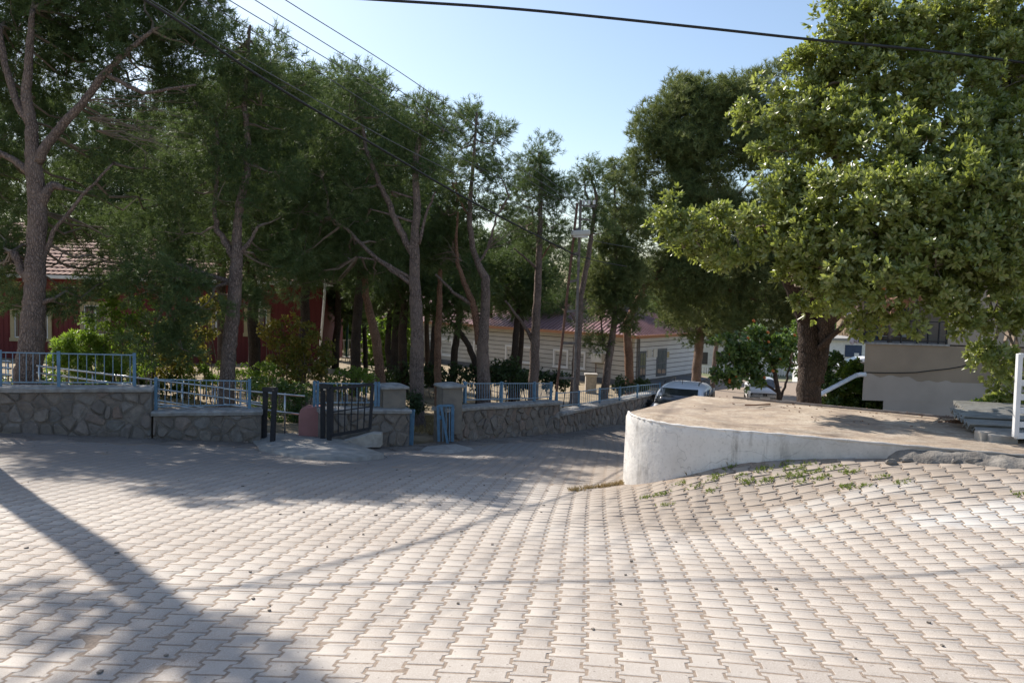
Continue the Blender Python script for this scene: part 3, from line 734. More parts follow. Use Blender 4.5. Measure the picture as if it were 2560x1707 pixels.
handrail('steel handrail at far left behind the first blue railing', [(-120, 890, 16, 28, 904, 16.1), (-120, 906, 16, 28, 921, 16.1), (-120, 924, 16, 28, 938, 16.1), (-120, 944, 16, 28, 960, 16.1)], [(20, 900, 975, 16.1), (-80, 893, 970, 16)])
handrail('steel handrail ending in open ends between the black gate posts', [(560, 972, 16.1, 762, 990, 16.3), (560, 1010, 16.1, 762, 1037, 16.3)], [(712, 982, 1086, 16.25)])
handrail('low steel handrail running along the coping behind the lower railing', [(372, 1006, 16.2, 500, 1023, 16.2), (560, 993, 16.3, 660, 1015, 16.4)], [(376, 985, 1030, 16.2)])

# ------------------------------------------------------------------ gates
def black_gate():
    r = empty('metal_gate', P(800, 1100, 15.3), 'open black steel gate leaf with vertical bars swung toward the street', 'gate')
    for x, y0, y1, Y in ((807, 962, 1098, 15.5), (823, 965, 1106, 15.25)):
        MB().bar(P(x, y1, Y), P(x, y0, Y), .085).build('post', M['black'], r, bevel=.004)
    MB().bar(P(803, 964, 15.45), P(828, 967, 15.2), .09).build('post_bridge', M['black'], r)
    t0, t1, b0, b1 = P(830, 971, 15.2), P(932, 960, 14.9), P(830, 1088, 15.2), P(925, 1071, 14.9)
    f = r
    for a, b in ((t0, t1), (b0, b1)): MB().bar(a, b, .055, .06).build('frame_rail', M['black'], f)
    for a, b in ((t0, b0), (t1, b1)): MB().bar(a, b, .055, .055).build('frame_stile', M['black'], f)
    MB().bar(t0.lerp(b0, .5), t1.lerp(b1, .5), .02, .025).build('cross_bar', M['black'], f)
    for k in range(1, 6): MB().bar(t0.lerp(t1, k / 6), b0.lerp(b1, k / 6), .022).build('bar', M['black'], f)
    MB().box(P(812, 971, 15.35), (.04, .05, .06)).build('latch', M['steel'], r)
    r2 = empty('gate_frame', P(675, 1110, 15.1), 'black steel gate stop of two posts joined at the top beside the lower stone wall', 'gate post')
    MB().bar(P(660, 1108, 15.35), P(664, 972, 15.35), .085).build('post', M['black'], r2, bevel=.004)
    MB().bar(P(681, 1115, 15.0), P(687, 975, 15.0), .085).build('post', M['black'], r2, bevel=.004)
    MB().bar(P(661, 973, 15.35), P(690, 974, 15.0), .09).build('top_bar', M['black'], r2)
    MB().box(P(680, 1113.5, 15.0) - Vector((0, 0, .05)), (.2, .2, .03)).build('foot_plate', M['black'], r2)
black_gate()
def blue_gate():
    r = empty('blue_gate', P(1115, 1108, 17.1), 'narrow blue iron gate leaf with a slanting bar folded against the right pillar', 'gate')
    c = [P(1095, 1014, 17.05), P(1132, 1013, 17.25), P(1131, 1103, 17.25), P(1097, 1103, 17.05)]
    MB().bar(c[0], c[1], .05).build('top_rail', M['blue'], r)
    MB().bar(c[0], c[3], .055).build('stile', M['blue'], r); MB().bar(c[1], c[2], .065).build('stile', M['blue'], r)
    for k in (.3, .55, .78): MB().bar(c[0].lerp(c[1], k), c[3].lerp(c[2], k), .022).build('bar', M['blue_thin'], r)
    MB().bar(P(1103, 1016, 17), P(1119, 1108, 17), .05).build('slanting_bar', M['blue'], r)
    MB().bar(P(1097, 1040, 17.05), P(1104, 1046, 17), .06, .05).build('latch', M['blue'], r)
    r = empty('blue_gate_post', P(1028, 1112, 16.75), 'blue iron gate post with thin bars on the end of the short stone wall', 'gate post')
    MB().bar(P(1020, 1026, 16.8), P(1036, 1026, 16.7), .05).build('top_rail', M['blue'], r)
    MB().bar(P(1032, 1026, 16.7), P(1028, 1112, 16.7), .085).build('stile', M['blue'], r)
    MB().bar(P(1021, 1026, 16.8), P(1020, 1111, 16.8), .03).build('stile', M['blue'], r)
    MB().bar(P(1025.5, 1027, 16.75), P(1024, 1111, 16.75), .02).build('bar', M['blue_thin'], r)
blue_gate()
def pink_block():
    Y = 15.9; a = P(745, 1092, Y); b = P(806, 1098, Y); t = P(745, 1015, Y); d = (Vector((b.x, b.y, 0)) - Vector((a.x, a.y, 0))); L = d.length; d.normalize()
    h = t.z - a.z; pl = []
    for k in range(13):
        u = k / 12; s_ = L * u; hh = h * (.70 + .30 * math.sqrt(max(0, 1 - (1 - min(1, u / .38)) ** 2)))
        pl.append(Vector((a.x, a.y, a.z)) + d * s_ + Vector((0, 0, hh)))
    poly = [a - Vector((0, 0, .15))] + pl + [b + Vector((0, 0, -.15))]
    nb = Vector((-d.y, d.x, 0)); o = MB().prism(poly, nb * .28).build('ramp_end_wall', M['pink'], None, bevel=.03)
    tag(o, 'salmon pink rounded block ending the ramp beside the black gate', 'low wall')
pink_block()
# concrete ramp at the black gate
def ramp_apron():
    pts = [(612, 1082, 15.9), (700, 1076, 17.2), (800, 1092, 16.0), (852, 1098, 15.7), (960, 1135, 13.9), (900, 1145, 13.2), (760, 1143, 13.15), (650, 1122, 14.1), (640, 1110, 14.9)]
    q = [P(*p) for p in pts]; c = P(760, 1110, 14.9)
    V = [p + Vector((0, 0, .012)) for p in q] + [p.lerp(c, .5) + Vector((0, 0, .05)) for p in q] + [c + Vector((0, 0, .05))] + [p - Vector((0, 0, .25)) for p in q]
    n = len(q); fs = [(i, (i + 1) % n, n + (i + 1) % n, n + i)[::-1] for i in range(n)] + [(n + i, n + (i + 1) % n, 2 * n)[::-1] for i in range(n)] + [(i, (i + 1) % n, 2 * n + 1 + (i + 1) % n, 2 * n + 1 + i) for i in range(n)]
    o = MB().add(V, fs).build('concrete_ramp', M['concrete'], None, smooth=True); o['kind'] = 'structure'
    # low masonry toe at the foot of the short wall
    poly = [P(838, 1108, 15.3), P(930, 1082, 15.75), P(952, 1084, 15.8), P(952, 1118, 15.8), P(880, 1120, 15.4)]
    o = MB().prism(poly, (0, .25, 0)).build('ramp_side_wall', M['stonepale'], None, bevel=.02); tag(o, 'low sloping masonry toe under the open black gate', 'low wall')
    q = [P(1050, 1112, 16.3), P(1150, 1100, 16.9), P(1200, 1116, 15.9), P(1120, 1128, 14.9), P(1040, 1122, 15.6)]
    for p in q: p.z = street(p.x, p.y)
    c = sum(q, Vector()) / 5; V = [p - Vector((0, 0, .05)) for p in q] + [p.lerp(c, .3) + Vector((0, 0, .05)) for p in q]; n = 5
    o = MB().add(V, [(i, n + i, n + (i + 1) % n, (i + 1) % n) for i in range(n)] + [tuple(n + i for i in range(n))[::-1]]).build('concrete_apron', M['concrete'], None, smooth=True); o['kind'] = 'structure'
ramp_apron()

# ------------------------------------------------------------------ red building
def quad_on(a, b, z0, z1, s0, s1, off, thick, nrm):
    """box on the wall from a to b (2D), fractions in metres"""
    pass
class Facade:
    def __init__(s, p0, p1, z0, z1):
        s.p0 = Vector((p0[0], p0[1], 0)); s.p1 = Vector((p1[0], p1[1], 0)); s.L = (s.p1 - s.p0).length; s.d = (s.p1 - s.p0).normalized(); s.n = Vector((s.d.y, -s.d.x, 0)); s.z0 = z0; s.z1 = z1
    def hit(s, px, py):
        d = ray(px, py); t = (s.p0 - CP).dot(s.n) / d.dot(s.n); q = CP + d * t; return (q - s.p0).dot(s.d), q.z
    def box(s, s0, s1, z0, z1, o0, o1, mb=None):
        mb = mb or MB(); c = s.p0 + s.d * ((s0 + s1) / 2) + s.n * ((o0 + o1) / 2); c.z = (z0 + z1) / 2
        return mb.box(c, (abs(s1 - s0), abs(o1 - o0), abs(z1 - z0)), s.d, s.n)
def window(fc, px0, py0, px1, py1, root, trim, frame, pane, tw=.14, proud=.05, mullion=True, slats=0):
    s0, z1 = fc.hit(px0, py0); s1, z0 = fc.hit(px1, py1)
    fw_ = MB(); t = tw
    for (a, b, c, d_) in ((s0, s1, z1 - t, z1), (s0 - .04, s1 + .04, z0, z0 + t), (s0, s0 + t, z0 + t, z1 - t), (s1 - t, s1, z0 + t, z1 - t)): fc.box(a, b, c, d_, -.02, proud, fw_)
    w = fw_.build('window', trim, root)
    a, b, c, d_ = s0 + t, s1 - t, z0 + t, z1 - t; m2 = MB(); f = .05
    for q in ((a, b, d_ - f, d_), (a, b, c, c + f), (a, a + f, c + f, d_ - f), (b - f, b, c + f, d_ - f)): fc.box(*q, -.03, proud * .5, m2)
    if mullion: fc.box((a + b) / 2 - .035, (a + b) / 2 + .035, c + f, d_ - f, -.03, proud * .5, m2)
    m2.build('frame', frame, w)
    fc.box(a + f, b - f, c + f, d_ - f, -.04, .008).build('pane', pane, w)
    if slats:
        m3 = MB()
        for k in range(slats):
            z = c + f + (d_ - c - 2 * f) * (k + .5) / slats; fc.box(a + f, b - f, z - .02, z + .02, .008, .03, m3)
        m3.build('blind', M['blind'], w)
    return w
def red_house():
    a = P(-420, 900, 32.6); b = P(803, 905, 35.0); z0, z1 = -2.3, CAMZ + .02
    fc = Facade(a, b, z0, z1)
    r = empty('red_house', (a.lerp(b, .6).x, a.lerp(b, .6).y, -1.75), 'dark red single storey house with cream window surrounds and a tiled roof behind the pines', 'house')
    mb = MB(); c = (fc.p0 + fc.p1) / 2 - fc.n * 5; mb.box((c.x, c.y, (z0 + z1) / 2), (fc.L, 10, z1 - z0), fc.d, fc.n); mb.build('wall', M['red'], r)
    mb = MB(); k = 0; s_ = .1
    while s_ < fc.L: fc.box(s_, s_ + .022, z0, z1 - .1, 0, .014, mb); s_ += .2
    mb.build('batten', M['red'], r, kind='stuff')
    for q in ((27, 772, 131, 854), (201, 753, 278, 846), (522, 758, 560, 842), (611, 763, 676, 842), (-90, 770, -20, 850)):
        window(fc, *q, r, M['cream'], M['white'], M['glass'], .15, .07)
    m2 = MB(); o0, z = .55, z1; fc.box(-.5, fc.L + .5, z1 - .02, z1 + .12, .42, .6, m2); m2.build('gutter', M['white'], r)
    fc.box(-.5, fc.L + .5, z1 - .03, z1 + .0, -.2, .45).build('soffit', M['white'], r)
    # tiled roof: front slope rows of tiles, right hip
    ov = .55; e0 = fc.p0 - fc.d * ov + fc.n * ov; e1 = fc.p1 + fc.d * ov + fc.n * ov; back = -fc.n * (10 + 2 * ov); rise = 2.5
    rz0 = z1 + .1
    E = [e0, e1, e1 + back, e0 + back]; E = [Vector((p.x, p.y, rz0)) for p in E]
    half = (10 + 2 * ov) / 2
    R0 = Vector((*(E[0] + fc.d * half - fc.n * half).xy, rz0 + rise)); R1 = Vector((*(E[1] - fc.d * half - fc.n * half).xy, rz0 + rise))
    MB().add(E + [R0, R1], [(0, 1, 5, 4), (1, 2, 5), (2, 3, 4, 5), (3, 0, 4), (0, 3, 2, 1)]).build('roof', M['tile'], r)
    # pantile relief on the front slope
    nr = 16; nc = int((fc.L + 2 * ov) / .11); V = []; Fc_ = []
    up = (R0 - (E[0] + fc.d * half)); SL = up.length; upn = up.normalized(); nn = fc.d.cross(upn).normalized()
    if nn.z < 0: nn = -nn
    for i in range(nr):
        for e_ in (0, 1):
            t = (i + e_) / nr
            for k in range(nc + 1):
                s_ = k * .11; lo = t * half; hi = fc.L + 2 * ov - t * half; s2 = min(max(s_, lo), hi)
                h_ = .03 + (.045 if e_ == 0 else 0) + .03 * (1 if k % 2 else 0) + random.uniform(-.004, .004)
                V.append(E[0] + fc.d * s2 + up * t + nn * h_)
    for i in range(nr):
        for k in range(nc):
            a_ = (2 * i) * (nc + 1) + k; b_ = (2 * i + 1) * (nc + 1) + k; Fc_.append((a_, a_ + 1, b_ + 1, b_))
            if i: p_ = (2 * i - 1) * (nc + 1) + k; Fc_.append((p_, p_ + 1, a_ + 1, a_))
    mb = MB(); mb.v = [tuple(v) for v in V]; mb.f = Fc_; mb.build('roof_tiles', M['tile'], r, kind='stuff')
    # bench-like low grey planter edge in front of windows
red_house()

# ------------------------------------------------------------------ white building
def white_building():
    C_ = Vector((P(1583, 957, 52).x, 52, 0)); L_ = Vector((-9.0, 67.5, 0)); Rr = Vector((14.6, 60.1, 0))
    zb, zt = -4.75, CAMZ - 2.86
    r = empty('white_building', (C_.x, C_.y, -4.4), 'low off white building with horizontal siding grooves and a pinkish red metal roof', 'building')
    f1 = Facade(L_, C_, zb, zt); f2 = Facade(C_, Rr, zb, zt)
    P4 = L_ + (Rr - C_)
    for fc, mn, top in ((f1, 'siding', 0), (f2, 'siding_sky', 0)):
        pass
    poly = [Vector((p.x, p.y, zb)) for p in (C_, Rr, P4, L_)]
    MB().prism(poly, (0, 0, zt - zb)).build('wall', M['groove'], r)
    for fc, mt in ((f1, M['siding']), (f2, M['siding_sky'])):
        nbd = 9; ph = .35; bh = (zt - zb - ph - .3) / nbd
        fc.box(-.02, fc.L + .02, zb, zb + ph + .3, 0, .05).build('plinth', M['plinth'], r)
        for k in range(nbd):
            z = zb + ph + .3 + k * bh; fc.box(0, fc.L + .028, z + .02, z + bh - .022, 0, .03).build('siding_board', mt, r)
    W1 = [(1066, 843, 1092, 890), (1102, 845, 1132, 892), (1265, 861, 1295, 908), (1303, 864, 1330, 911), (1385, 871, 1421, 922), (1440, 877, 1464, 925), (1185, 852, 1203, 900)]
    for i, q in enumerate(W1):
        window(f1, *q, r, M['white'], M['white'], M['screen'], .13, .09, mullion=False, slats=8 if i in (4, 5) else 0)
    # doors on the right face
    def door(px0, py0, px1, py1, name='door'):
        s0, z1 = f2.hit(px0, py0); s1, z0 = f2.hit(px1, py1)
        d = f2.box(s0, s1, z0, z1, .0, .05).build(name, M['doorgrey'], r)
        w = s1 - s0
        for a, b in ((.12, .46), (.54, .88)):
            for c, e_ in ((.1, .45), (.5, .93)): f2.box(s0 + w * a, s0 + w * b, z0 + (z1 - z0) * c, z0 + (z1 - z0) * e_, .05, .06).build('pane', M['glass'], d)
    door(1598, 878, 1612, 948); door(1641, 872, 1664, 938)
    for q in ((1618, 874, 1627, 893), (1632, 872, 1641, 892)):
        s0, z1 = f2.hit(q[0], q[1]); s1, z0 = f2.hit(q[2], q[3]); f2.box(s0, s1, z0, z1, .03, .07).build('notice_board', M['metal_box'], r)
    s0, z1 = f2.hit(1666, 879); s1, z0 = f2.hit(1669, 893); f2.box(s0, s0 + .35, z0, z1, .03, .06).build('sign', M['cream'], r)
    for px in (1590, 1594):
        s_, _ = f2.hit(px, 900); c = f2.p0 + f2.d * s_ + f2.n * .1; MB().tube([(c.x, c.y, zb + .6), (c.x, c.y, zt)], .045, 6).build('downpipe', M['plinth'], r)
    s_, _ = f1.hit(1578, 900); c = f1.p0 + f1.d * s_ + f1.n * .1; MB().tube([(c.x, c.y, zb), (c.x, c.y, zt)], .05, 6).build('downpipe', M['white'], r)
    # boxes on the left face
    s0, z1 = f1.hit(1485, 881); s1, z0 = f1.hit(1511, 906); f1.box(s0, s1, z0, z1, .03, .35).build('meter_box', M['metal_box'], r)
    s_, z_ = f1.hit(1493, 907); c = f1.p0 + f1.d * s_ + f1.n * .15; MB().tube([(c.x, c.y, z_), (c.x, c.y, z_ - .95)], .03, 6).build('pipe', M['rust'], r)
    s0, z1 = f1.hit(1403, 855); s1, z0 = f1.hit(1432, 861); f1.box(s0, s1, z0, z1, .03, .08).build('sign_plate', M['plinth'], r)
    s0, z1 = f1.hit(1403, 932); s1, z0 = f1.hit(1424, 950); ac = f1.box(s0, s1, z0, z1, .1, .45).build('air_conditioner', M['metal_box'], r)
    c = f1.p0 + f1.d * (s0 + (s1 - s0) * .42) + f1.n * .46; c.z = (z0 + z1) / 2
    MB().tube([c, c + f1.n * .02], .19, 14).build('fan_grille', M['plinth'], ac)
    # hip roof with raised ribs
    ov = .6; f1n, f2n = f1.n, f2.n; d1, d2 = f1.d, f2.d; wid = (Rr - C_).length + 2 * ov; half = wid / 2; rise = 2.3; rz = zt + .12
    c0 = C_ + f1n * ov + f2n * ov; l0 = L_ + f1n * ov - d1 * 4; r0 = Rr + f1n * -0 + f2n * ov + d2 * ov; b0 = l0 + (r0 - c0)
    E = [Vector((p.x, p.y, rz)) for p in (l0, c0, r0, b0)]
    Rg1 = Vector((*(E[1] - d1 * half + d2 * half).xy, rz + rise)); Rg0 = Vector((*(E[0] + d1 * .2 + d2 * half).xy, rz + rise))
    MB().add(E + [Rg0, Rg1], [(0, 1, 5, 4), (1, 2, 5), (2, 3, 4, 5), (3, 0, 4), (3, 2, 1, 0)]).build('roof', M['roofm'], r)
    for (A, B, apexes) in ((E[0], E[1], 'a'), (E[1], E[2], 'b')):
        d = (B - A).normalized(); L = (B - A).length; k = .15
        while k < L - .1:
            p = A + d * k
            if apexes == 'a':
                t = min(1.0, (L - k) / half); upv = (Rg1 - (E[1] - d1 * half)); q = p + upv * t
            else:
                t = min(k, L - k) / half; upv = (Rg1 - (E[1] + d2 * half)); q = p + upv * t
            if t > .05: MB().bar(p + Vector((0, 0, .03)), q + Vector((0, 0, .03)), .07, .06).build('roof_rib', M['roofm'], r)
            k += .36
    mb = MB()
    for A, B in ((E[0], E[1]), (E[1], E[2])): mb.bar(A - Vector((0, 0, .03)), B - Vector((0, 0, .03)), .10, .20)
    mb.build('fascia', M['fascia'], r)
    # entrance landing
    s0, _ = f2.hit(1600, 950); c = f2.p0 + f2.d * 4.2 + f2.n * 1.2
    MB().box((c.x, c.y, zb + .18), (6.5, 2.2, .75), f2.d, f2.n).build('landing', M['plinth'], r)
    # drinking fountain / stone post in the yard
    p = P(1477, 950, 47); p.z = garden(p.x, p.y)
    r2 = empty('stone_post', p, 'small pale stone water post standing in front of the off white building', 'post')
    MB().box(p + Vector((0, 0, .55)), (.65, .5, 1.1)).build('shaft', M['stonepale'], r2, bevel=.03)
    MB().box(p + Vector((0, 0, 1.13)), (.78, .62, .12)).build('cap', M['stonepale'], r2, bevel=.03)
white_building()

# ------------------------------------------------------------------ balcony house at the right
def balcony_house():
    Y = 31.5
    def X(px): return P(px, 870, Y).x
    def Z(px, py): return P(px, py, Y).z
    xl, xm, xr = X(2163), X(2369), X(2900); zt = Z(2163, 859); z2 = Z(2163, 1000); zg = -5.3; xs = X(2216)
    r = empty('balcony_house', (xm, Y, zg), 'grey brown rendered house with a raised balcony and dark railing', 'house')
    D = 7
    def blk(x0, za, zb_, name, mat, e=0.0):
        MB().prism([Vector((x0 - e, Y - e, za)), Vector((xr, Y - e, za)), Vector((xr, Y + D, za)), Vector((x0 * (1 + D / Y) + .15, Y + D, za))], (0, 0, zb_ - za)).build(name, M[mat], r)
    blk(xl, Z(2163, 950), zt, 'upper_wall', 'plaster_up')
    zmid = Z(2163, 950)
    blk(xl, z2, zmid, 'lower_wall', 'plaster_low', .01)
    blk(xs, zg, z2, 'base_wall', 'plaster_low')
    # uneven render edge
    mb = MB(); pl = []
    for k in range(25):
        u = k / 24; x = xl + (xm - xl) * 1.2 * u; pl.append(Vector((x, Y - .012, zmid + .10 * math.sin(u * 9) * math.sin(u * 23 + 1) - .35 * u + .28)))
    poly = [Vector((xl, Y - .012, zmid - .25))] + pl + [Vector((xl + (xm - xl) * 1.2, Y - .012, zmid - .5))]
    MB().add(poly + [p + Vector((0, .02, 0)) for p in poly], [tuple(range(len(poly)))]).build('render_patch', M['plaster_low'], r)
    MB().box(((xl + xm) / 2, Y + .6, zt + .03), (xm - xl + .1, 1.35, .07)).build('balcony_edge', M['coping'], r)
    # main storey to the right and the recessed back wall
    zr = zt + 4.2
    MB().box(((xm + xr) / 2, Y + D / 2, (zt + zr) / 2 + .05), (xr - xm, D - .03, zr - zt)).build('main_wall', M['plaster_main'], r)
    xb = X(2250)
    MB().box(((xb + xm) / 2, Y + D - 2.3, (zt + zr) / 2 + .05), (xm - xb, 3.2, zr - zt)).build('recess_wall', M['plaster_up'], r)
    yb = Y + D - 3.92
    w = MB().box((X(2325), yb, zt + 1.35), (1.35, .06, 1.9)).build('window', M['cream'], r)
    MB().box((X(2325), yb - .02, zt + 1.4), (1.15, .06, 1.65)).build('curtain', M['curtain'], w)
    MB().box((X(2268), yb - .02, zt + 1.1), (.9, .06, 2.1)).build('door', M['curtain'], r)
    MB().box((X(2287), yb - .05, zt + 1.3), (.16, .1, 2.5)).build('door_frame', M['cloth_o'], r)
    for k in range(3): MB().box((X(2300 + 18 * k), yb - .15, zt + .35), (.22, .06, .25)).build('wall_tile', M['rust'], r)
    MB().box((X(2320), yb - .1, zt + .35), (1.2, .06, .34)).build('low_parapet', M['white'], r)
    MB().tube([(X(2230), Y + .25, zt), (X(2230), Y + .25, zt + 3.2)], .09, 10).build('column', M['galv'], r, smooth=True)
    MB().box(((xl + xr) / 2, Y + D / 2 - .4, zr + .1), (xr - xl + .8, D + .8, .18)).build('roof_slab', M['plaster_main'], r)
    q = empty('balcony_railing', (xl, Y, zt), 'dark iron railing round the balcony of the grey house', 'railing')
    y0 = Y + .06
    for z in (zt + .95, zt + .16): MB().bar((xl, y0, z), (xm, y0, z), .04).build('rail', M['black'], q)
    for x in (xl + .03, X(2253), X(2293), X(2320), X(2347), xm - .04): MB().bar((x, y0, zt + .05), (x, y0, zt + .95), .05).build('post', M['black'], q)
    for k in range(7): x = X(2172) + k * .09; MB().bar((x, y0 + 1.2, zt + .1), (x, y0 + 1.2, zt + .95), .03).build('bar', M['black'], q)
    # cable on the wall
    pts = [P(x, y, Y - .03) for x, y in ((2163, 931), (2210, 932), (2250, 932), (2290, 931), (2330, 926), (2370, 922), (2405, 916), (2430, 908))]
    tag(MB().tube(pts, .022, 5).build('wall_cable', M['cable'], None), 'black cable sagging across the render of the balcony house', 'cable')
    # drain pipe slanting from the wall corner
    r3 = empty('drain_pipe', P(2140, 940, 31), 'pale grey drain pipe slanting down from the corner of the balcony house', 'pipe')
    MB().tube([P(1995, 1018, 29.5), P(2060, 980, 30.2), P(2140, 938, 31.3)], .085, 10).build('pipe', M['whitep'], r3, smooth=True)
    MB().tube([P(2139, 938.5, 31.3), P(2150, 936, 31.4), P(2164, 936, 31.4)], .095, 10).build('elbow', M['whitep'], r3, smooth=True)
    # laundry
    def cloth(label, mat, x0, x1, y0_, y1_, Yc):
        V = []; n = 8
        for k in range(n + 1):
            u = k / n; a = P(x0 + (x1 - x0) * u, y0_, Yc); b = P(x0 + (x1 - x0) * u + 3 * math.sin(u * 5), y1_ + 3 * math.sin(u * 7), Yc)
            for w_ in range(5): p = a.lerp(b, w_ / 4); p.y += .05 * math.sin(k * 2.2) * (.3 + w_ / 4); V.append(p)
        fs = [(k * 5 + w_, k * 5 + 5 + w_, k * 5 + 6 + w_, k * 5 + 1 + w_) for k in range(n) for w_ in range(4)]
        o = MB().add(V, fs).build('laundry', mat, None, smooth=True); s_ = o.modifiers.new('thick', 'SOLIDIFY'); s_.thickness = .01
        tag(o, label, 'laundry', 'laundry hanging left of the balcony')
    cloth('long white cloth hanging beside the balcony', M['cloth_w'], 2116, 2128, 752, 810, 31)
    cloth('narrow orange cloth hanging next to the white cloth', M['cloth_o'], 2128, 2136, 750, 800, 31.05)
    cloth('pale grey cloth hanging low beside the balcony', M['cloth_w'], 2124, 2146, 812, 858, 31.3)
    cloth('black cloth hanging at the balcony corner', M['cloth_b'], 2147, 2163, 812, 852, 31.1)
    tag(MB().tube([P(2095, 748, 31), P(2130, 750, 31), P(2164, 748, 31.4)], .012, 4).build('clothes_line', M['cable'], None), 'clothes line left of the balcony', 'line')
balcony_house()
def shop():
    Y = 62; a = P(2040, 900, Y); b = P(2200, 900, Y); fc = Facade(a, b, -5.6, 0)
    r = empty('far_shop', (a.x + 2, Y, -5.6), 'white building with a blue window seen far behind the big tree', 'building')
    fc.box(0, fc.L, -5.6, P(2150, 852, Y).z, -5, 0).build('wall', M['whitep'], r)
    s0, z1 = fc.hit(2113, 862); s1, z0 = fc.hit(2153, 893); w = fc.box(s0, s1, z0, z1, 0, .05).build('window', M['shopblue'], r)
    s0, z1 = fc.hit(2135, 882); s1, z0 = fc.hit(2146, 893); fc.box(s0, s1, z0, z1, .05, .08).build('notice', M['whitep'], w)
    fc.box(-.2, fc.L + .2, P(2150, 852, Y).z, P(2150, 846, Y).z, -5, .4).build('roof_slab', M['coping'], r)
    Y = 75; r = empty('grey_building', (P(1800, 900, Y).x, Y, -5.6), 'pale grey building with white balcony rails seen between trunks left of the orange tree', 'building')
    fc = Facade(P(1745, 900, Y), P(1990, 900, Y), -5.6, 0)
    fc.box(0, fc.L, -5.6, P(1800, 800, Y).z, -8, 0).build('wall', M['metal_box'], r)
    for k in range(3):
        s0, z1 = fc.hit(1752 + 40 * k, 880); s1, z0 = fc.hit(1758 + 40 * k, 910); fc.box(s0, s1 + .4, z0, z1, 0, .04).build('window', M['screen'], r)
    s0, z = fc.hit(1745, 914); mb = MB(); fc.box(0, fc.L, z, z + .1, 1.2, 1.26).build('rail', M['whitep'], r)
    for k in range(40): c = fc.p0 + fc.d * (k * .22) + fc.n * 1.23; MB().bar((c.x, c.y, z - 1.1), (c.x, c.y, z), .05).build('baluster', M['whitep'], r)
    fc.box(0, fc.L, z - 1.3, z - 1.1, 0, 1.3).build('balcony_slab', M['coping'], r)
shop()

# ------------------------------------------------------------------ far garden edge: fence + bank left of the white building
def far_fence():
    Y = 58; r = empty('far_fence', P(850, 890, Y), 'pale bar fence at the far garden edge seen between the trunks', 'fence')
    n = 46
    for k in range(n): x = 795 + 5.9 * k; MB().bar(P(x, 893, Y), P(x, 846 + (k % 3), Y), .06).build('bar', M['blind'], r)
    for y in (850, 886): MB().bar(P(792, y, Y), P(1066, y, Y), .07).build('rail', M['blind'], r)
    r = empty('green_post', P(866, 892, 45), 'tall dark green post in front of the far fence', 'post')
    MB().bar(P(866, 892, 45), P(870, 780, 45), .11).build('pole', M['greenpost'], r); MB().box(P(866, 893, 45), (.4, .4, .08)).build('base', M['coping'], r)
    for x, s_ in ((637, 34), (797, 36)):
        rr = empty('flag_pole', P(x, 905, 31), 'thin white pole rising in front of the red house, ' + ('beside its cream window' if x < 700 else 'at its right corner'), 'pole', 'white poles before the red house')
        t = P(x + 13, 760 if x > 700 else 738, 31); t2 = P(x + 30, 480, 31); b = P(x, 905, 31)
        MB().tube([b, t, t2], .05, 8).build('shaft', M['whitep'], rr, smooth=True); MB().box(b, (.3, .3, .12)).build('base', M['concrete'], rr)
far_fence()
bank = sheet('flower_bank', np.arange(-40, 6, 1.0), np.arange(62, 84, 1.0), lambda x, y: -4.2 + (y - 62) * .42 + rough(x, y, .4, .9), lambda x, y: (x < -8) , M['soil'])

# ------------------------------------------------------------------ utility pole, lamp, wires
YP = 23.5
def utility_pole():
    b1 = P(1434, 1010, YP); b2 = P(1384, 1008, YP); t = P(1452, 500, YP)
    r = empty('utility_pole', b1, 'rusty steel A frame utility pole with rungs and a street lamp among the pines', 'utility pole')
    zb = garden(b1.x, b1.y); b1.z = zb; b2.z = garden(b2.x, b2.y)
    MB().bar(b1, t, .075, .09).build('leg', M['galv'], r); MB().bar(b2, t - Vector((.10, 0, .1)), .07, .09).build('leg', M['rust'], r)
    for y in (945, 857, 776, 700, 632, 570):
        k = (t.z - P(1440, y, YP).z) / (t.z - b1.z); a = t.lerp(b1, k); c = (t - Vector((.10, 0, .1))).lerp(b2, k)
        MB().bar(a, c, .06, .07).build('rung', M['galv'], r)
    for dz_, w_ in ((-.15, .7), (-.55, .5), (-1.0, .4)): MB().bar(t + Vector((-.05, 0, dz_)), t + Vector((w_ * .6, -.05, dz_ - .04)), .05).build('cross_arm', M['galv'], r)
    for dx in (.1, .25, .4): MB().tube([t + Vector((dx, 0, -.12)), t + Vector((dx, 0, .0))], .035, 8).build('insulator', M['whitep'], r)
    l = P(1451, 583, YP - .4)
    lp = MB().box(l, (.55, .35, .16), Vector((1, 0, .08)).normalized()).build('lamp_housing', M['metal_box'], r, bevel=.04)
    MB().box(l - Vector((0, 0, .1)), (.42, .26, .05)).build('lamp_glass', M['whitep'], lp)
    return t
ptop = utility_pole()
def wire(label, pts, rad, mat='wire'):
    # smooth catenary-like curve through points
    out = []
    for i in range(len(pts) - 1):
        p0 = pts[max(i - 1, 0)]; p1 = pts[i]; p2 = pts[i + 1]; p3 = pts[min(i + 2, len(pts) - 1)]
        for k in range(8):
            u = k / 8; out.append(.5 * ((2 * p1) + (p2 - p0) * u + (2 * p0 - 5 * p1 + 4 * p2 - p3) * u * u + (3 * p1 - p0 - 3 * p2 + p3) * u ** 3))
    out.append(pts[-1]); o = MB().tube(out, rad, 6).build('overhead_wire', M[mat], None, smooth=True)
    tag(o, label, 'wire', 'overhead wires')
wire('thick black cable crossing the sky and entering the broadleaf tree', [P(-900, -150, 9.8), P(0, -60, 10.2), P(947, 0, 10.6), P(1300, 24, 10.8), P(1700, 64, 11.0), P(2035, 100, 11.2), P(2373, 133, 11.5), P(2800, 190, 12)], .019, 'cable')
def dw(l): return [Q(x, y, Y) for x, y, Y in l]
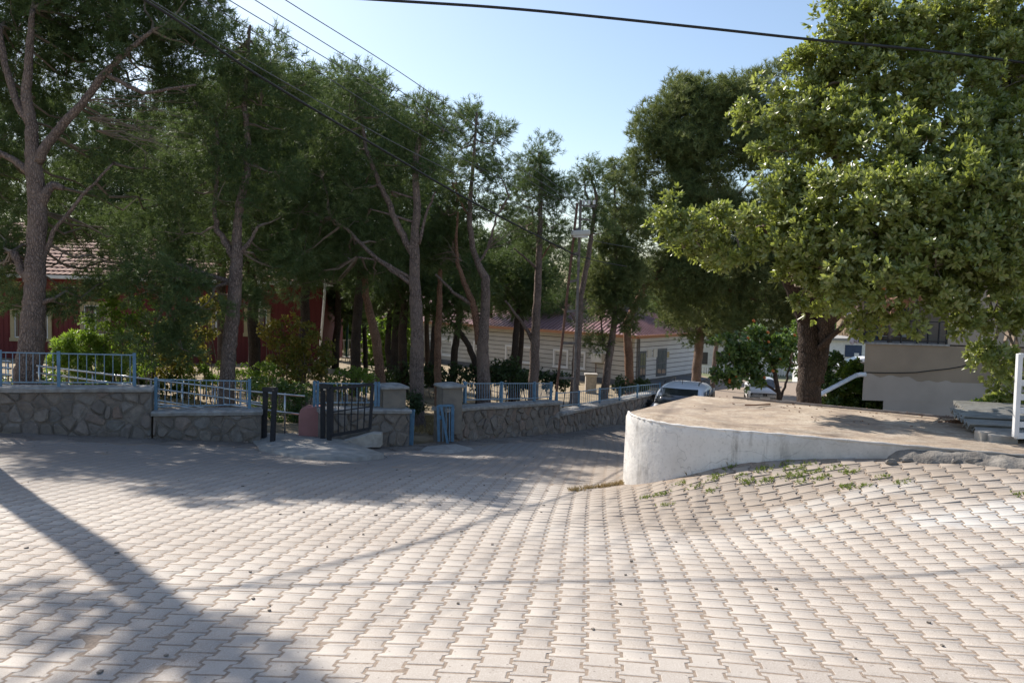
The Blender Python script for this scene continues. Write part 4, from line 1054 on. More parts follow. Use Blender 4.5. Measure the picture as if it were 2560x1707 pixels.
wire('thick black bundle running down in front of the pines to the utility pole', dw([(0, -170, 11), (340, 5, 12), (600, 178, 13.5), (900, 357, 16), (1100, 472, 19), (1320, 585, 23.3)]), .022, 'cable')
wire('second thin cable beside the thick black bundle', dw([(0, -190, 11), (340, -3, 12), (600, 158, 13.6), (900, 325, 16.2), (1100, 425, 19), (1332, 540, 23.3)]), .009)
wire('lowest thin wire crossing the sky toward the pole', dw([(100, -220, 10), (465, 0, 12), (720, 158, 14), (1000, 330, 18), (1334, 508, 23.4)]), .0075)
wire('second lowest thin wire crossing the sky toward the pole', dw([(150, -230, 10), (525, 0, 12), (850, 195, 15), (1335, 488, 23.4)]), .0075)
wire('third thin wire crossing the sky toward the pole', dw([(200, -240, 10), (585, 0, 12), (900, 197, 15), (1336, 478, 23.45)]), .0075)
wire('topmost thin wire crossing the sky toward the pole', dw([(260, -250, 10), (655, 0, 12), (1000, 222, 16), (1337, 470, 23.5)]), .0075)
wire('thin wire leaving the pole toward the right', dw([(1336, 540, 23.4), (1380, 556, 24.5), (1460, 570, 27)]), .008)
wire('thick wire leaving the pole below the street lamp toward the right', dw([(1320, 585, 23.3), (1375, 600, 24.5), (1440, 612, 27)]), .014, 'cable')

# ------------------------------------------------------------------ vehicles
def loft(mb, secs):
    """secs: list of rings (same count)"""
    n = len(secs[0]); base = len(mb.v)
    for s_ in secs: mb.v += [tuple(p) for p in s_]
    for i in range(len(secs) - 1):
        for k in range(n): a = base + i * n + k; b = base + i * n + (k + 1) % n; mb.f.append((a, b, b + n, a + n))
    mb.f.append(tuple(base + k for k in range(n))[::-1]); mb.f.append(tuple(base + (len(secs) - 1) * n + k for k in range(n)))
def ringx(x, w, z0, z1, r=.12, tw=None):
    tw = tw if tw is not None else w
    return [(x, -w + .04, z0), (x, -w, z0 + r), (x, -w, z1 - r * 1.6), (x, -tw + .02, z1 - r * .5), (x, -tw + r * 1.3, z1), (x, 0, z1 + .015),
            (x, tw - r * 1.3, z1), (x, tw - .02, z1 - r * .5), (x, w, z1 - r * 1.6), (x, w, z0 + r), (x, w - .04, z0), (x, 0, z0)]
def wheels(r, xs, w, rad=.31):
    for x in xs:
        for y in (-w, w):
            t = MB().tube([(x, y - .1, rad), (x, y + .1, rad)], rad, 20).build('wheel', M['cardark'], r, smooth=False, local=True)
            MB().tube([(x, y - .106, rad), (x, y + .106, rad)], rad * .6, 14).build('rim', M['chrome'], t, local=True)
def van():
    p = P(1704, 1000, 28.5); rz = math.atan2(-.90, -.40)
    z = P(1704, 957, 28.5).z - 1.83
    r = empty('parked_van', (p.x, p.y, z), 'white compact van with roof rails parked nose toward us behind the white wedge', 'van', rz=rz)
    mb = MB()
    loft(mb, [ringx(2.15, .66, .35, .72, .1), ringx(2.08, .80, .25, .86, .1), ringx(1.75, .87, .22, 1.0, .12), ringx(1.05, .90, .2, 1.13, .12), ringx(.7, .90, .2, 1.18, .1), ringx(-1.95, .90, .22, 1.14, .1), ringx(-2.12, .86, .3, 1.1, .1)])
    mb.build('body', M['carwhite'], r, smooth=True, local=True)
    mb = MB()
    loft(mb, [ringx(1.12, .84, 1.0, 1.14, .03, .80), ringx(.5, .86, 1.0, 1.58, .09, .70), ringx(.12, .87, 1.0, 1.78, .1, .68), ringx(-.6, .87, 1.0, 1.82, .12, .68), ringx(-1.7, .86, 1.0, 1.78, .12, .67), ringx(-2.1, .84, 1.0, 1.5, .1, .70)])
    cb = mb.build('cabin', M['carwhite'], r, smooth=True, local=True); ss = cb.modifiers.new('round', 'SUBSURF'); ss.levels = 1; ss.render_levels = 1
    # windscreen: bent panel
    def panel(rows_, name, mat, par=None):
        V = []; n = len(rows_[0])
        for row in rows_: V += row
        fs = [(i * n + k, i * n + k + 1, (i + 1) * n + k + 1, (i + 1) * n + k) for i in range(len(rows_) - 1) for k in range(n - 1)]
        o = MB().add(V, fs).build(name, mat, par or r, smooth=True, local=True); s_ = o.modifiers.new('thick', 'SOLIDIFY'); s_.thickness = .012; s_.offset = 0; return o
    rows_ = []
    for x, zz, w in ((1.17, 1.13, .74), (.84, 1.36, .71), (.44, 1.63, .66)):
        rows_.append([(x + .05 - .10 * (k / 3) ** 2 * 1.0, w * k / 3, zz + .035) for k in range(-3, 4)])
    panel(rows_, 'windscreen', M['glass'])
    for s_ in (-1, 1):
        panel([[(.62, s_ * .885, 1.16), (-.15, s_ * .885, 1.18)], [(.15, s_ * .882, 1.58), (-.15, s_ * .882, 1.58)]], 'side_window', M['glass'])
        panel([[(-.27, s_ * .885, 1.18), (-1.1, s_ * .885, 1.18)], [(-.27, s_ * .882, 1.58), (-1.05, s_ * .882, 1.58)]], 'side_window', M['glass'])
        panel([[(-1.2, s_ * .885, 1.18), (-1.85, s_ * .88, 1.18)], [(-1.2, s_ * .882, 1.58), (-1.75, s_ * .882, 1.55)]], 'side_window', M['glass'])
        MB().tube([(.1, s_ * .62, 1.78), (.05, s_ * .62, 1.86), (-1.6, s_ * .62, 1.87), (-1.68, s_ * .62, 1.79)], .022, 6).build('roof_rail', M['cardark'], r, local=True)
        MB().box((.78, s_ * 1.0, 1.14), (.12, .22, .17)).build('door_mirror', M['cardark'], r, local=True, bevel=.03)
        MB().box((1.95, s_ * .70, .80), (.3, .26, .2)).build('headlight', M['lamp'], r, local=True, bevel=.05)
        MB().box((.1, s_ * .905, .85), (1.6, .015, .015)).build('door_line', M['cardark'], r, local=True)
    MB().box((2.16, 0, .55), (.05, 1.0, .18)).build('grille', M['cardark'], r, local=True)
    MB().tube([(.02, 0, 1.79), (-.1, 0, 1.95)], .012, 5).build('aerial', M['cardark'], r, local=True)
    wheels(r, (1.4, -1.35), .80, .32)
van()
def sedan(label, p, rz, name='parked_sedan', group=None):
    r = empty(name, p, label, 'car', group, rz=rz)
    mb = MB(); loft(mb, [ringx(2.12, .70, .38, .70, .08), ringx(2.05, .80, .25, .80, .08), ringx(1.0, .84, .2, .93, .1), ringx(.75, .84, .2, .95, .1), ringx(-1.3, .84, .2, .97, .1), ringx(-2.1, .80, .25, .92, .1), ringx(-2.2, .76, .35, .85, .1)])
    mb.build('body', M['carwhite'], r, smooth=True, local=True)
    mb = MB(); loft(mb, [ringx(.85, .74, .85, .95, .03), ringx(.2, .74, .85, 1.33, .06, .60), ringx(-.2, .75, .85, 1.38, .08, .60), ringx(-.9, .75, .85, 1.36, .08, .60), ringx(-1.5, .74, .85, .98, .04)])
    mb.build('cabin', M['carwhite'], r, smooth=True, local=True)
    def pan(V, name_):
        o = MB().add(V, [tuple(range(len(V)))]).build(name_, M['glass'], r, local=True); s_ = o.modifiers.new('thick', 'SOLIDIFY'); s_.thickness = .012; s_.offset = 0
    pan([(.92, -.68, .95), (.92, .68, .95), (.27, .56, 1.32), (.27, -.56, 1.32)], 'windscreen')
    for s_ in (-1, 1):
        pan([(.6, s_ * .765, .97), (-.3, s_ * .77, .98), (-.3, s_ * .68, 1.29), (.15, s_ * .68, 1.27)], 'side_window')
        pan([(-.38, s_ * .77, .98), (-1.2, s_ * .76, .98), (-.95, s_ * .68, 1.27), (-.38, s_ * .68, 1.29)], 'side_window')
        for y in (.45, .64): MB().tube([(2.06, s_ * y, .66), (2.11, s_ * y, .66)], .075, 12).build('headlight', M['lamp'], r, local=True)
        MB().box((2.13, s_ * .055, .66), (.03, .085, .13)).build('grille', M['cardark'], r, local=True)
        MB().box((.75, s_ * .90, .98), (.1, .16, .1)).build('door_mirror', M['carwhite'], r, local=True, bevel=.02)
    MB().box((2.105, 0, .66), (.03, 1.5, .17)).build('grille_panel', M['cardark'], r, local=True)
    MB().box((2.16, 0, .48), (.12, 1.62, .16)).build('bumper', M['coping'], r, local=True, bevel=.03)
    pl = MB().box((2.235, 0, .5), (.015, .52, .11)).build('number_plate', M['whitep'], r, local=True)
    MB().box((2.232, .235, .5), (.016, .06, .11)).build('country_band', M['shopblue'], pl, local=True)
    wheels(r, (1.3, -1.3), .76, .30); return r
ps_ = P(1903, 1000, 44); ps_.z = P(1903, 944, 44).z - 1.38
sedan('white boxy sedan with round headlights parked facing us beyond the orange tree', ps_, math.atan2(-.97, -.22))
ps_ = P(2150, 920, 50); ps_.z = P(2150, 890, 50).z - 1.4
sedan('white car seen far off in front of the blue window, left of the balcony house', ps_, math.atan2(.15, -1))

# ------------------------------------------------------------------ sheets, white ladder-like gate, debris at the right
def right_items():
    Y0, z = 9.9, SLABZ + .03
    stack = [(2395, 1035, 2700, 1038, 10.9, 10.4, .16), (2392, 1050, 2700, 1056, 10.3, 9.9, .13), (2402, 1066, 2700, 1066, 9.95, 9.6, .09), (2440, 1078, 2700, 1080, 9.5, 9.3, .05)]
    for i, (x0, y0, x1, y1, Ya, Yb, hz) in enumerate(stack):
        a = P(x0, y0, Ya); b = P(x1, y1, Yb); a.z = z + hz; b.z = z + hz + .02
        d = (b - a).normalized(); n = Vector((-d.y, d.x, 0)).normalized(); V = []; L = (b - a).length; k = 26
        for j in range(k + 1):
            for (s_) in (0, .5, 1.0): V.append(a + d * (L * s_) + n * (-.38 + .8 * j / k) + Vector((0, 0, .028 * math.sin(j * 1.25 + i) + (.03 if i == 2 else 0) * (j / k))))
        fs = [(j * 3 + q, j * 3 + q + 1, j * 3 + 4 + q, j * 3 + 3 + q) for j in range(k) for q in range(2)]
        o = MB().add(V, fs).build('corrugated_sheet', M['fibre'], None, smooth=False); s_ = o.modifiers.new('thick', 'SOLIDIFY'); s_.thickness = .012
        tag(o, ['topmost grey corrugated sheet of the pile at the end of the sandy slab', 'second corrugated sheet down, shifted to the left', 'third corrugated sheet down with broken left corner', 'lowest corrugated sheet lying nearest the white metal gate'][i], 'corrugated sheet', 'pile of corrugated sheets')
    for i, (x, y, Y_, sz) in enumerate(((2462, 1092, 9.2, (.1, .08, .06)), (2500, 1100, 9.1, (.15, .09, .05)))):
        p = P(x, y, Y_); p.z = SLABZ + sz[2]
        tag(MB().box(p, (sz[0] * 2, sz[1] * 2, sz[2] * 2), Vector((1, .2 - .3 * i, 0)).normalized()).build('concrete_block', M['stonepale'] if i == 0 else M['concrete'], None, bevel=.015),
            ('pale broken block under the corrugated sheets' if i == 0 else 'brownish grey block lying beside the foot of the white gate'), 'block')
    # white slatted gate at the right picture edge
    Y_ = 8.9; r = empty('white_metal_gate', P(2545, 1090, Y_), 'white metal gate with horizontal slats at the right edge of the view', 'gate')
    a, b = P(2549, 884, Y_), P(2538, 1092, Y_); MB().bar(b, a, .055, .05).build('stile', M['whitep'], r, bevel=.004)
    off = P(2800, 1000, Y_ + .3) - P(2545, 1000, Y_); off.z = 0
    MB().bar(b + off, a + off, .055, .05).build('stile', M['whitep'], r)
    for t in (.02, .35, .52, .68, .85, .985): p = a.lerp(b, t); MB().bar(p, p + off, .03, .065 if t > .1 else .05).build('slat', M['whitep'], r)
    mb = MB()
right_items()

# ------------------------------------------------------------------ foliage tools
def unit(v): return v / np.maximum(np.linalg.norm(v, axis=-1, keepdims=True), 1e-9)
def rdir(n): return unit(rng.normal(size=(n, 3)))
def needles(name, P0, A, mat, parent, n=14, L=.15, w=.006, shoot=.14, tone=None, off=None, th=(.35, 1.25)):
    T = len(P0); ii = np.repeat(np.arange(T), n); a = A[ii]
    rd = rdir(T * n); rd -= a * (rd * a).sum(1)[:, None]; rd = unit(rd)
    ang = rng.uniform(th[0], th[1], T * n)[:, None]; d = a * np.cos(ang) + rd * np.sin(ang)
    d[:, 2] -= .12; d = unit(d)
    b = P0[ii] + a * (rng.random(T * n)[:, None] * shoot); ln = L * rng.uniform(.7, 1.15, T * n)[:, None]
    sd_ = unit(np.cross(d, rdir(T * n))) * (w * rng.uniform(.7, 1.3, T * n)[:, None])
    V = np.stack([b - sd_, b + sd_, b + d * ln], 1).reshape(-1, 3); Fc_ = np.arange(T * n * 3).reshape(-1, 3)
    if tone is None: tone = rng.random(T)
    tn = np.clip(tone[ii] + rng.normal(0, .1, T * n), 0, 1)
    return np_mesh(name, V, Fc_, mat, parent, tone=tn, off=off)
def leaves(name, P0, A, mat, parent, n=7, L=.08, w=.016, tone=None, spread=(.5, 1.35), droop=.05, off=None, shoot=.03):
    T = len(P0); ii = np.repeat(np.arange(T), n); a = A[ii]
    rd = rdir(T * n); rd -= a * (rd * a).sum(1)[:, None]; rd = unit(rd)
    ang = rng.uniform(spread[0], spread[1], T * n)[:, None]; d = a * np.cos(ang) + rd * np.sin(ang); d[:, 2] -= droop; d = unit(d)
    b = P0[ii] + a * (rng.random(T * n)[:, None] * shoot); ln = L * (rng.uniform(.5, 1.25, T * n) * rng.uniform(.75, 1.2, T)[ii])[:, None]
    nr = unit(a - d * (a * d).sum(1)[:, None] + .35 * rdir(T * n)); sd_ = unit(np.cross(d, nr)) * (w * rng.uniform(.8, 1.2, T * n)[:, None]); up = np.cross(sd_, d); up = unit(up) * (w * .35)
    V = np.stack([b, b + d * ln * .62 + sd_ - up, b + d * ln, b + d * ln * .62 - sd_ - up], 1).reshape(-1, 3)
    q = np.arange(T * n)[:, None] * 4
    Fc_ = np.stack([q + [0, 1, 2], q + [0, 2, 3]], 1).reshape(-1, 3)
    if tone is None: tone = rng.random(T)
    tn = np.repeat(np.clip(tone[ii] + rng.normal(0, .18, T * n), 0, 1), 2)
    return np_mesh(name, V, Fc_, mat, parent, tone=tn, off=off)
def ell_points(c, r, n, inner=.35):
    d = rdir(n); rr = (inner ** 3 + rng.random(n) * (1 - inner ** 3)) ** (1 / 3.); return c + d * rr[:, None] * r, d
def clumps(lobes, per_m3, clump_r, tufts, up=.5, squash=(1, 1, .75), inner=.3, minc=3):
    """lobes [(center, radius vec)] -> tuft positions and axes and clump centres"""
    Pp, Aa, Tn, Cc = [], [], [], []
    for c, r in lobes:
        c = np.array(c); r = np.array(r, float); vol = 4.19 * r[0] * r[1] * r[2]; n = max(minc, int(vol * per_m3))
        cc, dd = ell_points(c, r, n, inner)
        # flattened little cushions, as pine boughs are
        k = rng.poisson(tufts, n) + 2
        ii = np.repeat(np.arange(n), k); cr_ = clump_r * rng.uniform(.6, 1.3, n)
        q = rdir(len(ii)) * (rng.random(len(ii)) ** .4)[:, None] * cr_[ii][:, None] * np.array(squash)
        p = cc[ii] + q
        ax = unit(unit(p - c) * .55 + unit(q) * .55 + np.array([0, 0, up]) + .3 * rdir(len(ii)))
        t = np.clip(rng.random(n)[ii] * .6 + .4 * rng.random(len(ii)), 0, 1)
        Pp.append(p); Aa.append(ax); Tn.append(t); Cc.append(cc)
    return np.concatenate(Pp), np.concatenate(Aa), np.concatenate(Tn), Cc
def jline(pts, rad, seg=5, jit=.02):
    """densify a polyline with natural wobble"""
    P_, R_ = [], []
    for i in range(len(pts) - 1):
        for k in range(seg):
            u = k / seg; p = Vector(pts[i]).lerp(Vector(pts[i + 1]), u)
            if 0 < i or k: p = p + Vector((random.uniform(-1, 1), random.uniform(-1, 1), 0)) * jit
            P_.append(p); R_.append(rad[i] * (1 - u) + rad[i + 1] * u)
    P_.append(Vector(pts[-1])); R_.append(rad[-1]); return P_, R_
def twigs(mb, a, b, r0, sag=.1, n=3):
    a = Vector(a); b = Vector(b); L = (b - a).length; pts = []
    for k in range(n + 1):
        u = k / n; p = a.lerp(b, u) + Vector((random.uniform(-1, 1), random.uniform(-1, 1), random.uniform(-1, 1))) * (.06 * L * (0 < k < n)); p.z -= sag * L * math.sin(u * math.pi) * .5; pts.append(p)
    mb.tube(pts, [r0 * (1 - .75 * k / n) for k in range(n + 1)], 4, cap=False)

def tree(name, label, cat, Y, trunk, limbs, lobes, kind='needle', bark='bark', group=None, base=None, per=1.6, cr_=.42, tufts=14, n=14, L=.17, w=.0055, mat='needle', depth=1.0, twig=True, dead=0, leafkw=None, up=.5, squash=(1, 1, .75), inner=.3, twigper=1, back=0):
    """trunk: [(x,y,r_m)], display coords at depth Y; limbs: list of the same with start; lobes [(x,y,rpx[,dY])]"""
    tp = [Q(x, y, Y + (q[0] if q else 0)) for x, y, r_, *q in trunk]; tr = [r_ for _, _, r_, *q in trunk]
    b = tp[0].copy(); gz = (base if base is not None else garden(b.x, b.y)); b.z = gz - .15
    tp = [b] + tp; tr = [tr[0] * 1.12] + tr
    tp = [p for i, p in enumerate(tp) if i == 0 or p.z > b.z + .3]; tr = tr[:1] + tr[len(tr) - len(tp) + 1:]
    r = empty(name, (b.x, b.y, gz), label, cat, group)
    mb = MB(); p_, r_ = jline(tp, tr, 6, .012); mb.tube(p_, r_, 12, jit=.07); mb.build('trunk', M[bark], r, smooth=True)
    ends = []
    for li in limbs:
        lp = [Q(x, y, Y + (q[0] if q else 0)) for x, y, rr, *q in li]; lr = [rr for _, _, rr, *q in li]
        mb = MB(); p_, r_ = jline(lp, lr, 5, .02); mb.tube(p_, r_, 8, jit=.06); mb.build('limb', M['bark_red' if (kind == 'needle' and random.random() < .2) else bark], r, smooth=True)
        ends += p_
    nodes = [p for p in p_[:0]] + ends + jline(tp, tr, 6, 0)[0][len(tp) * 2:]
    lb = []
    for x, y, rp, *q in lobes:
        c = Q(x, y, Y + (q[0] if q else 0)); rm = rp * K * Y / F; lb.append((c, (rm, rm * depth, rm * .92)))
        if back: c2 = Q(x, y, Y + (q[0] if q else 0) + back); lb.append((c2, (rm, rm * depth, rm * .92)))
    if kind == 'needle': per, tufts, w = per * 3.1, tufts * 2.6, w * 1.4
    Pp, Aa, Tn, Cc = clumps(lb, per, cr_, tufts, up, squash, inner)
    if kind == 'needle': cro = needles('crown', Pp, Aa, M[mat], r, n, L, w, tone=Tn)
    else: cro = leaves('crown', Pp, Aa, M[mat], r, n, L, w, tone=Tn, **(leafkw or {}))
    if twig:
        mb = MB(); nd = np.array([tuple(p) for p in nodes])
        for (c, rr), cc in zip(lb, Cc):
            k = int(np.argmin(((nd - np.array(c)) ** 2).sum(1) + 2.0 * np.maximum(0, nd[:, 2] - c.z) ** 2)); a = Vector(nd[k]); hub = Vector(c) - Vector((0, 0, rr[2] * .3))
            twigs(mb, a, hub, .035, .08, 4)
            for q in cc[::twigper]: twigs(mb, hub, Vector(q), .012, .05, 3)
        mb.build('branches', M['twig'], r, kind='stuff')
    if dead:
        mb = MB()
        for (x0, y0, x1, y1) in dead:
            a = Q(x0, y0, Y); 
            for k in range(7):
                bb = Q(x1 + random.uniform(-40, 40), y1 + random.uniform(-45, 45), Y + random.uniform(-.6, .6)); twigs(mb, a, bb, .010, -.05, 4)
                m_ = a.lerp(bb, .55); twigs(mb, m_, m_ + Vector((random.uniform(-.5, .6), random.uniform(-.3, .3), random.uniform(-.5, .2))), .006, 0, 3)
        mb.build('dead_branches', M['twig'], r, kind='stuff')
    return r
G = 'pines in the garden behind the stone walls'
tree('pine_tree', 'large pine at far left with forked trunk rising behind the blue railing', 'tree', 16.6,
     [(62, 900, .26), (66, 840, .26), (75, 760, .24), (80, 660, .21), (82, 600, .20), (88, 500, .18), (80, 400, .17), (74, 330, .13), (72, 280, .12), (60, 220, .10), (66, 130, .08), (75, 20, .05)],
     [[(86, 372, .11), (115, 320, .10), (150, 280, .09), (190, 240, .08), (240, 170, .075), (290, 120, .06), (350, 70, .035)], [(72, 290, .09), (40, 240, .08), (10, 150, .07), (0, 60, .04)],
      [(70, 400, .08), (35, 370, .07), (-20, 340, .06), (-80, 330, .03)], [(92, 470, .13), (108, 440, .10), (120, 425, .09), (146, 432, .055)], [(90, 610, .07), (125, 530, .045), (190, 450, .035), (260, 375, .02)],
      [(72, 655, .10), (48, 620, .09), (36, 585, .08), (26, 578, .06)], [(84, 700, .06), (110, 690, .05), (128, 684, .035)], [(240, 170, .05), (330, 215, .04), (450, 195, .02)]],
     [(60, -90, 110, .5), (200, -80, 110, 1), (330, -70, 105, .5), (440, -30, 70, .5), (420, 30, 70, 1), (40, 40, 100, .5), (150, 30, 110, 1), (270, 20, 100, .5), (370, 40, 85, 1), (440, 90, 55, .5), (30, 170, 90, 1), (150, 150, 90, 1.5), (260, 150, 80, .5), (350, 170, 70, 1), (430, 190, 55, 1), (0, 300, 80, 1), (160, 260, 60, 1.2), (200, 330, 60, .6), (310, 280, 70, 1), (-60, 100, 120, 1), (-20, 480, 80, 2), (20, 540, 55, 2), (-70, 600, 80, 1), (10, 380, 70, 2.5), (160, 480, 60, 2.5), (200, 560, 60, 3), (130, 520, 45, 2), (280, 590, 60, 2), (240, 640, 35, 2), (330, 520, 60, 3), (380, 450, 70, 3), (250, 520, 60, 3), (120, 400, 60, 2.5), (0, 430, 60, 1), (30, 690, 42, .4), (10, 600, 40, .4), (150, 690, 35, .5), (-80, 350, 110, 1), (230, 420, 60, 1), (330, 370, 60, 1)],
     per=1.35, tufts=15, back=1.7, group=G, dead=[(200, 270, 420, 330), (220, 300, 400, 350), (200, 230, 430, 250)])
tree('pine_tree', 'second pine from the left, slender curving trunk in front of the red house window', 'tree', 18.2,
     [(520, 900, .18), (526, 800, .17), (533, 740, .165), (540, 650, .15), (543, 600, .14), (545, 520, .10), (552, 460, .095), (568, 400, .08), (570, 330, .07), (562, 240, .06), (566, 150, .05), (575, 60, .03)],
     [[(540, 600, .08), (520, 560, .075), (500, 530, .07), (492, 480, .05), (500, 380, .05), (497, 280, .035)], [(545, 590, .06), (570, 560, .05), (592, 520, .03)], [(538, 650, .06), (480, 632, .055), (420, 610, .045), (370, 600, .03)],
      [(538, 645, .05), (490, 660, .04), (430, 645, .04), (380, 690, .03)]],
     [(562, 90, 58), (620, 130, 60), (500, 130, 60), (445, 110, 50), (660, 190, 40), (600, 220, 75), (520, 230, 70), (450, 220, 60), (640, 280, 55), (480, 330, 70), (560, 340, 70), (440, 420, 70), (630, 380, 50), (500, 440, 60, -.5), (600, 460, 60, .5), (420, 520, 70), (360, 560, 70), (420, 620, 70, -.8), (350, 650, 65, -.8), (460, 690, 60, -.8), (400, 720, 60, -1), (350, 780, 45, -1), (420, 790, 45, -1), (650, 480, 50, 1), (600, 560, 50, 1), (700, 190, 20, 0), (640, 600, 55, 1), (560, 690, 35, 1)],
     per=1.5, tufts=14, back=1.6, group=G)
tree('pine_tree', 'pine with a long leaning reddish limb, trunk left of the narrow blue gate', 'tree', 19.8,
     [(958, 930, .185), (957, 850, .18), (958, 760, .165), (955, 690, .155), (952, 640, .14), (952, 560, .12), (958, 470, .095), (954, 400, .08), (955, 350, .07), (975, 290, .05), (985, 230, .03)],
     [[(952, 590, .085), (930, 550, .085), (905, 500, .08), (890, 460, .07), (872, 425, .06), (840, 340, .05), (820, 220, .03)], [(950, 655, .06), (900, 620, .06), (850, 580, .05), (800, 530, .04), (760, 500, .02)],
      [(962, 560, .045), (975, 500, .035), (1000, 440, .02)], [(950, 455, .03), (900, 440, .025)], [(950, 510, .035), (905, 495, .03), (850, 480, .015)], [(960, 330, .04), (1010, 285, .03)], [(945, 640, .04), (880, 600, .03), (820, 590, .02)]],
     [(985, 255, 42), (945, 290, 45), (1020, 290, 40), (960, 350, 55), (910, 370, 40), (1000, 380, 40), (915, 440, 40, .5), (790, 185, 38), (850, 200, 45), (800, 250, 55), (870, 260, 40), (750, 300, 60), (820, 330, 55), (740, 390, 65), (810, 420, 55), (690, 470, 65), (760, 490, 60), (840, 500, 45, 1), (700, 560, 65), (790, 570, 55, 1), (680, 640, 55, 1), (760, 640, 50, 1), (860, 620, 40, 1.5), (880, 540, 40, 1.5)],
     per=1.6, tufts=13, back=1.6, group=G)
tree('pine_tree', 'multi stemmed pine with sawn stub, right of the pillared blue gate', 'tree', 22,
     [(1112, 925, .19), (1110, 850, .18), (1108, 790, .17), (1114, 700, .13), (1116, 640, .12), (1100, 610, .09), (1085, 570, .08), (1078, 500, .07), (1082, 430, .055), (1090, 330, .04), (1095, 260, .025)],
     [[(1102, 790, .12), (1090, 720, .10), (1085, 690, .09), (1065, 650, .07), (1050, 600, .055), (1048, 540, .04), (1052, 480, .02)], [(1085, 700, .06), (1040, 670, .045), (1000, 630, .03)], [(1116, 650, .11), (1118, 640, .09), (1120, 636, .085)],
      [(1098, 606, .04), (1120, 570, .035), (1140, 500, .025), (1170, 450, .015)], [(1080, 500, .03), (1055, 460, .025), (1040, 420, .015)]],
     [(1095, 280, 40), (1135, 320, 42), (1060, 330, 45), (1110, 380, 50), (1150, 390, 35), (1050, 410, 50), (1020, 480, 50, 1), (1090, 460, 45, .5), (1150, 470, 35, 1), (1040, 560, 45, 1.5), (1000, 570, 40, 1.5)],
     per=1.8, tufts=12, back=1.4, group=G, dead=[(1120, 570, 1190, 500), (1060, 600, 1010, 560)])
tree('pine_tree', 'straight slim pine standing left of the utility pole behind the pale railing', 'tree', 24.5,
     [(1224, 915, .17), (1226, 860, .16), (1230, 760, .14), (1234, 680, .12), (1238, 590, .10), (1240, 520, .08), (1243, 430, .05), (1240, 350, .03)],
     [[(1234, 620, .05), (1205, 590, .03), (1180, 570, .02)], [(1238, 560, .045), (1225, 520, .035), (1222, 480, .02)], [(1228, 790, .07), (1200, 740, .05), (1160, 690, .03)], [(1238, 600, .03), (1265, 560, .02)]],
     [(1240, 355, 32), (1215, 400, 42), (1270, 395, 40), (1240, 450, 50), (1190, 450, 36), (1295, 450, 30), (1200, 510, 42), (1270, 510, 42), (1230, 560, 38, 1), (1290, 560, 32, 1)],
     per=1.8, tufts=12, back=1.4, group=G)
tree('pine_tree', 'dark trunked pine directly behind the utility pole', 'tree', 25.5,
     [(1318, 915, .15), (1322, 850, .14), (1328, 760, .12), (1334, 680, .10), (1352, 590, .08), (1362, 510, .065), (1370, 450, .05), (1352, 390, .03)],
     [[(1365, 490, .04), (1345, 440, .03), (1340, 400, .02)], [(1330, 750, .04), (1300, 700, .03)]],
     [(1350, 380, 22), (1368, 410, 22), (1340, 420, 20), (1360, 460, 26), (1385, 470, 22), (1350, 500, 24), (1380, 530, 26), (1340, 730, 30, .5), (1290, 700, 34, 1)],
     per=2.2, tufts=11, group=G)
tree('pine_tree', 'small light green conical pine left of the big rounded pine', 'tree', 31,
     [(1388, 905, .17), (1395, 850, .16), (1405, 780, .14), (1412, 730, .11), (1415, 640, .08), (1412, 500, .05), (1412, 390, .03)],
     [[(1400, 820, .05), (1385, 780, .04), (1380, 730, .03)]],
     [(1412, 375, 16), (1395, 600, 42), (1380, 690, 40), (1425, 640, 50), (1445, 470, 36), (1412, 420, 28), (1420, 470, 38), (1440, 520, 45), (1410, 560, 40), (1440, 600, 50), (1395, 640, 38), (1440, 670, 50), (1400, 700, 38), (1440, 730, 35), (1375, 650, 20), (1370, 790, 14)],
     per=1.6, cr_=.5, tufts=16, L=.2, w=.008, mat='needle_light', group=G)
tree('pine_tree', 'big rounded pine filling the middle right, orange lit trunk by the building corner', 'tree', 37,
     [(1448, 900, .22), (1446, 860, .21), (1442, 790, .20), (1440, 740, .18), (1480, 660, .15), (1560, 560, .12), (1600, 420, .09), (1610, 280, .05)],
     [[(1560, 560, .09), (1650, 500, .07), (1720, 420, .04)], [(1500, 640, .08), (1600, 640, .08), (1740, 690, .07), (1830, 700, .05)]],
     [(1600, 222, 45), (1560, 245, 50), (1505, 290, 48), (1478, 345, 42), (1660, 225, 50), (1700, 225, 50), (1640, 270, 75), (1560, 330, 80), (1730, 270, 60), (1440, 600, 40), (1420, 520, 36), (1540, 260, 60), (1650, 245, 60), (1720, 240, 55), (1500, 330, 55), (1590, 320, 80), (1690, 330, 80), (1475, 430, 45), (1550, 430, 80), (1650, 440, 90), (1770, 330, 70), (1500, 530, 60), (1600, 540, 90), (1700, 550, 90), (1790, 500, 80), (1490, 630, 45), (1560, 640, 70), (1660, 650, 80), (1760, 650, 80), (1530, 690, 45), (1600, 710, 50), (1690, 740, 55), (1780, 740, 60), (1850, 600, 90), (1850, 720, 60), (1780, 180, 30), (1740, 195, 30), (1455, 380, 25)],
     per=.42, cr_=.72, tufts=22, n=13, L=.30, w=.010, mat='needle_light', group=G, bark='bark_red', up=1.3, twigper=3, squash=(1, 1, 1.1))
def thin_trunk(label, Y, pts, bark_='bark_dark', lob=None):
    tree('pine_tree', label, 'tree', Y, pts, [], lob or [(pts[-1][0], pts[-1][1] - 20, 60), (pts[-1][0] - 30, pts[-1][1] - 60, 60), (pts[-1][0] + 30, pts[-1][1] - 80, 60)], per=1.0, cr_=.55, tufts=14, n=10, L=.22, w=.011, bark=bark_, group=G, twigper=2)
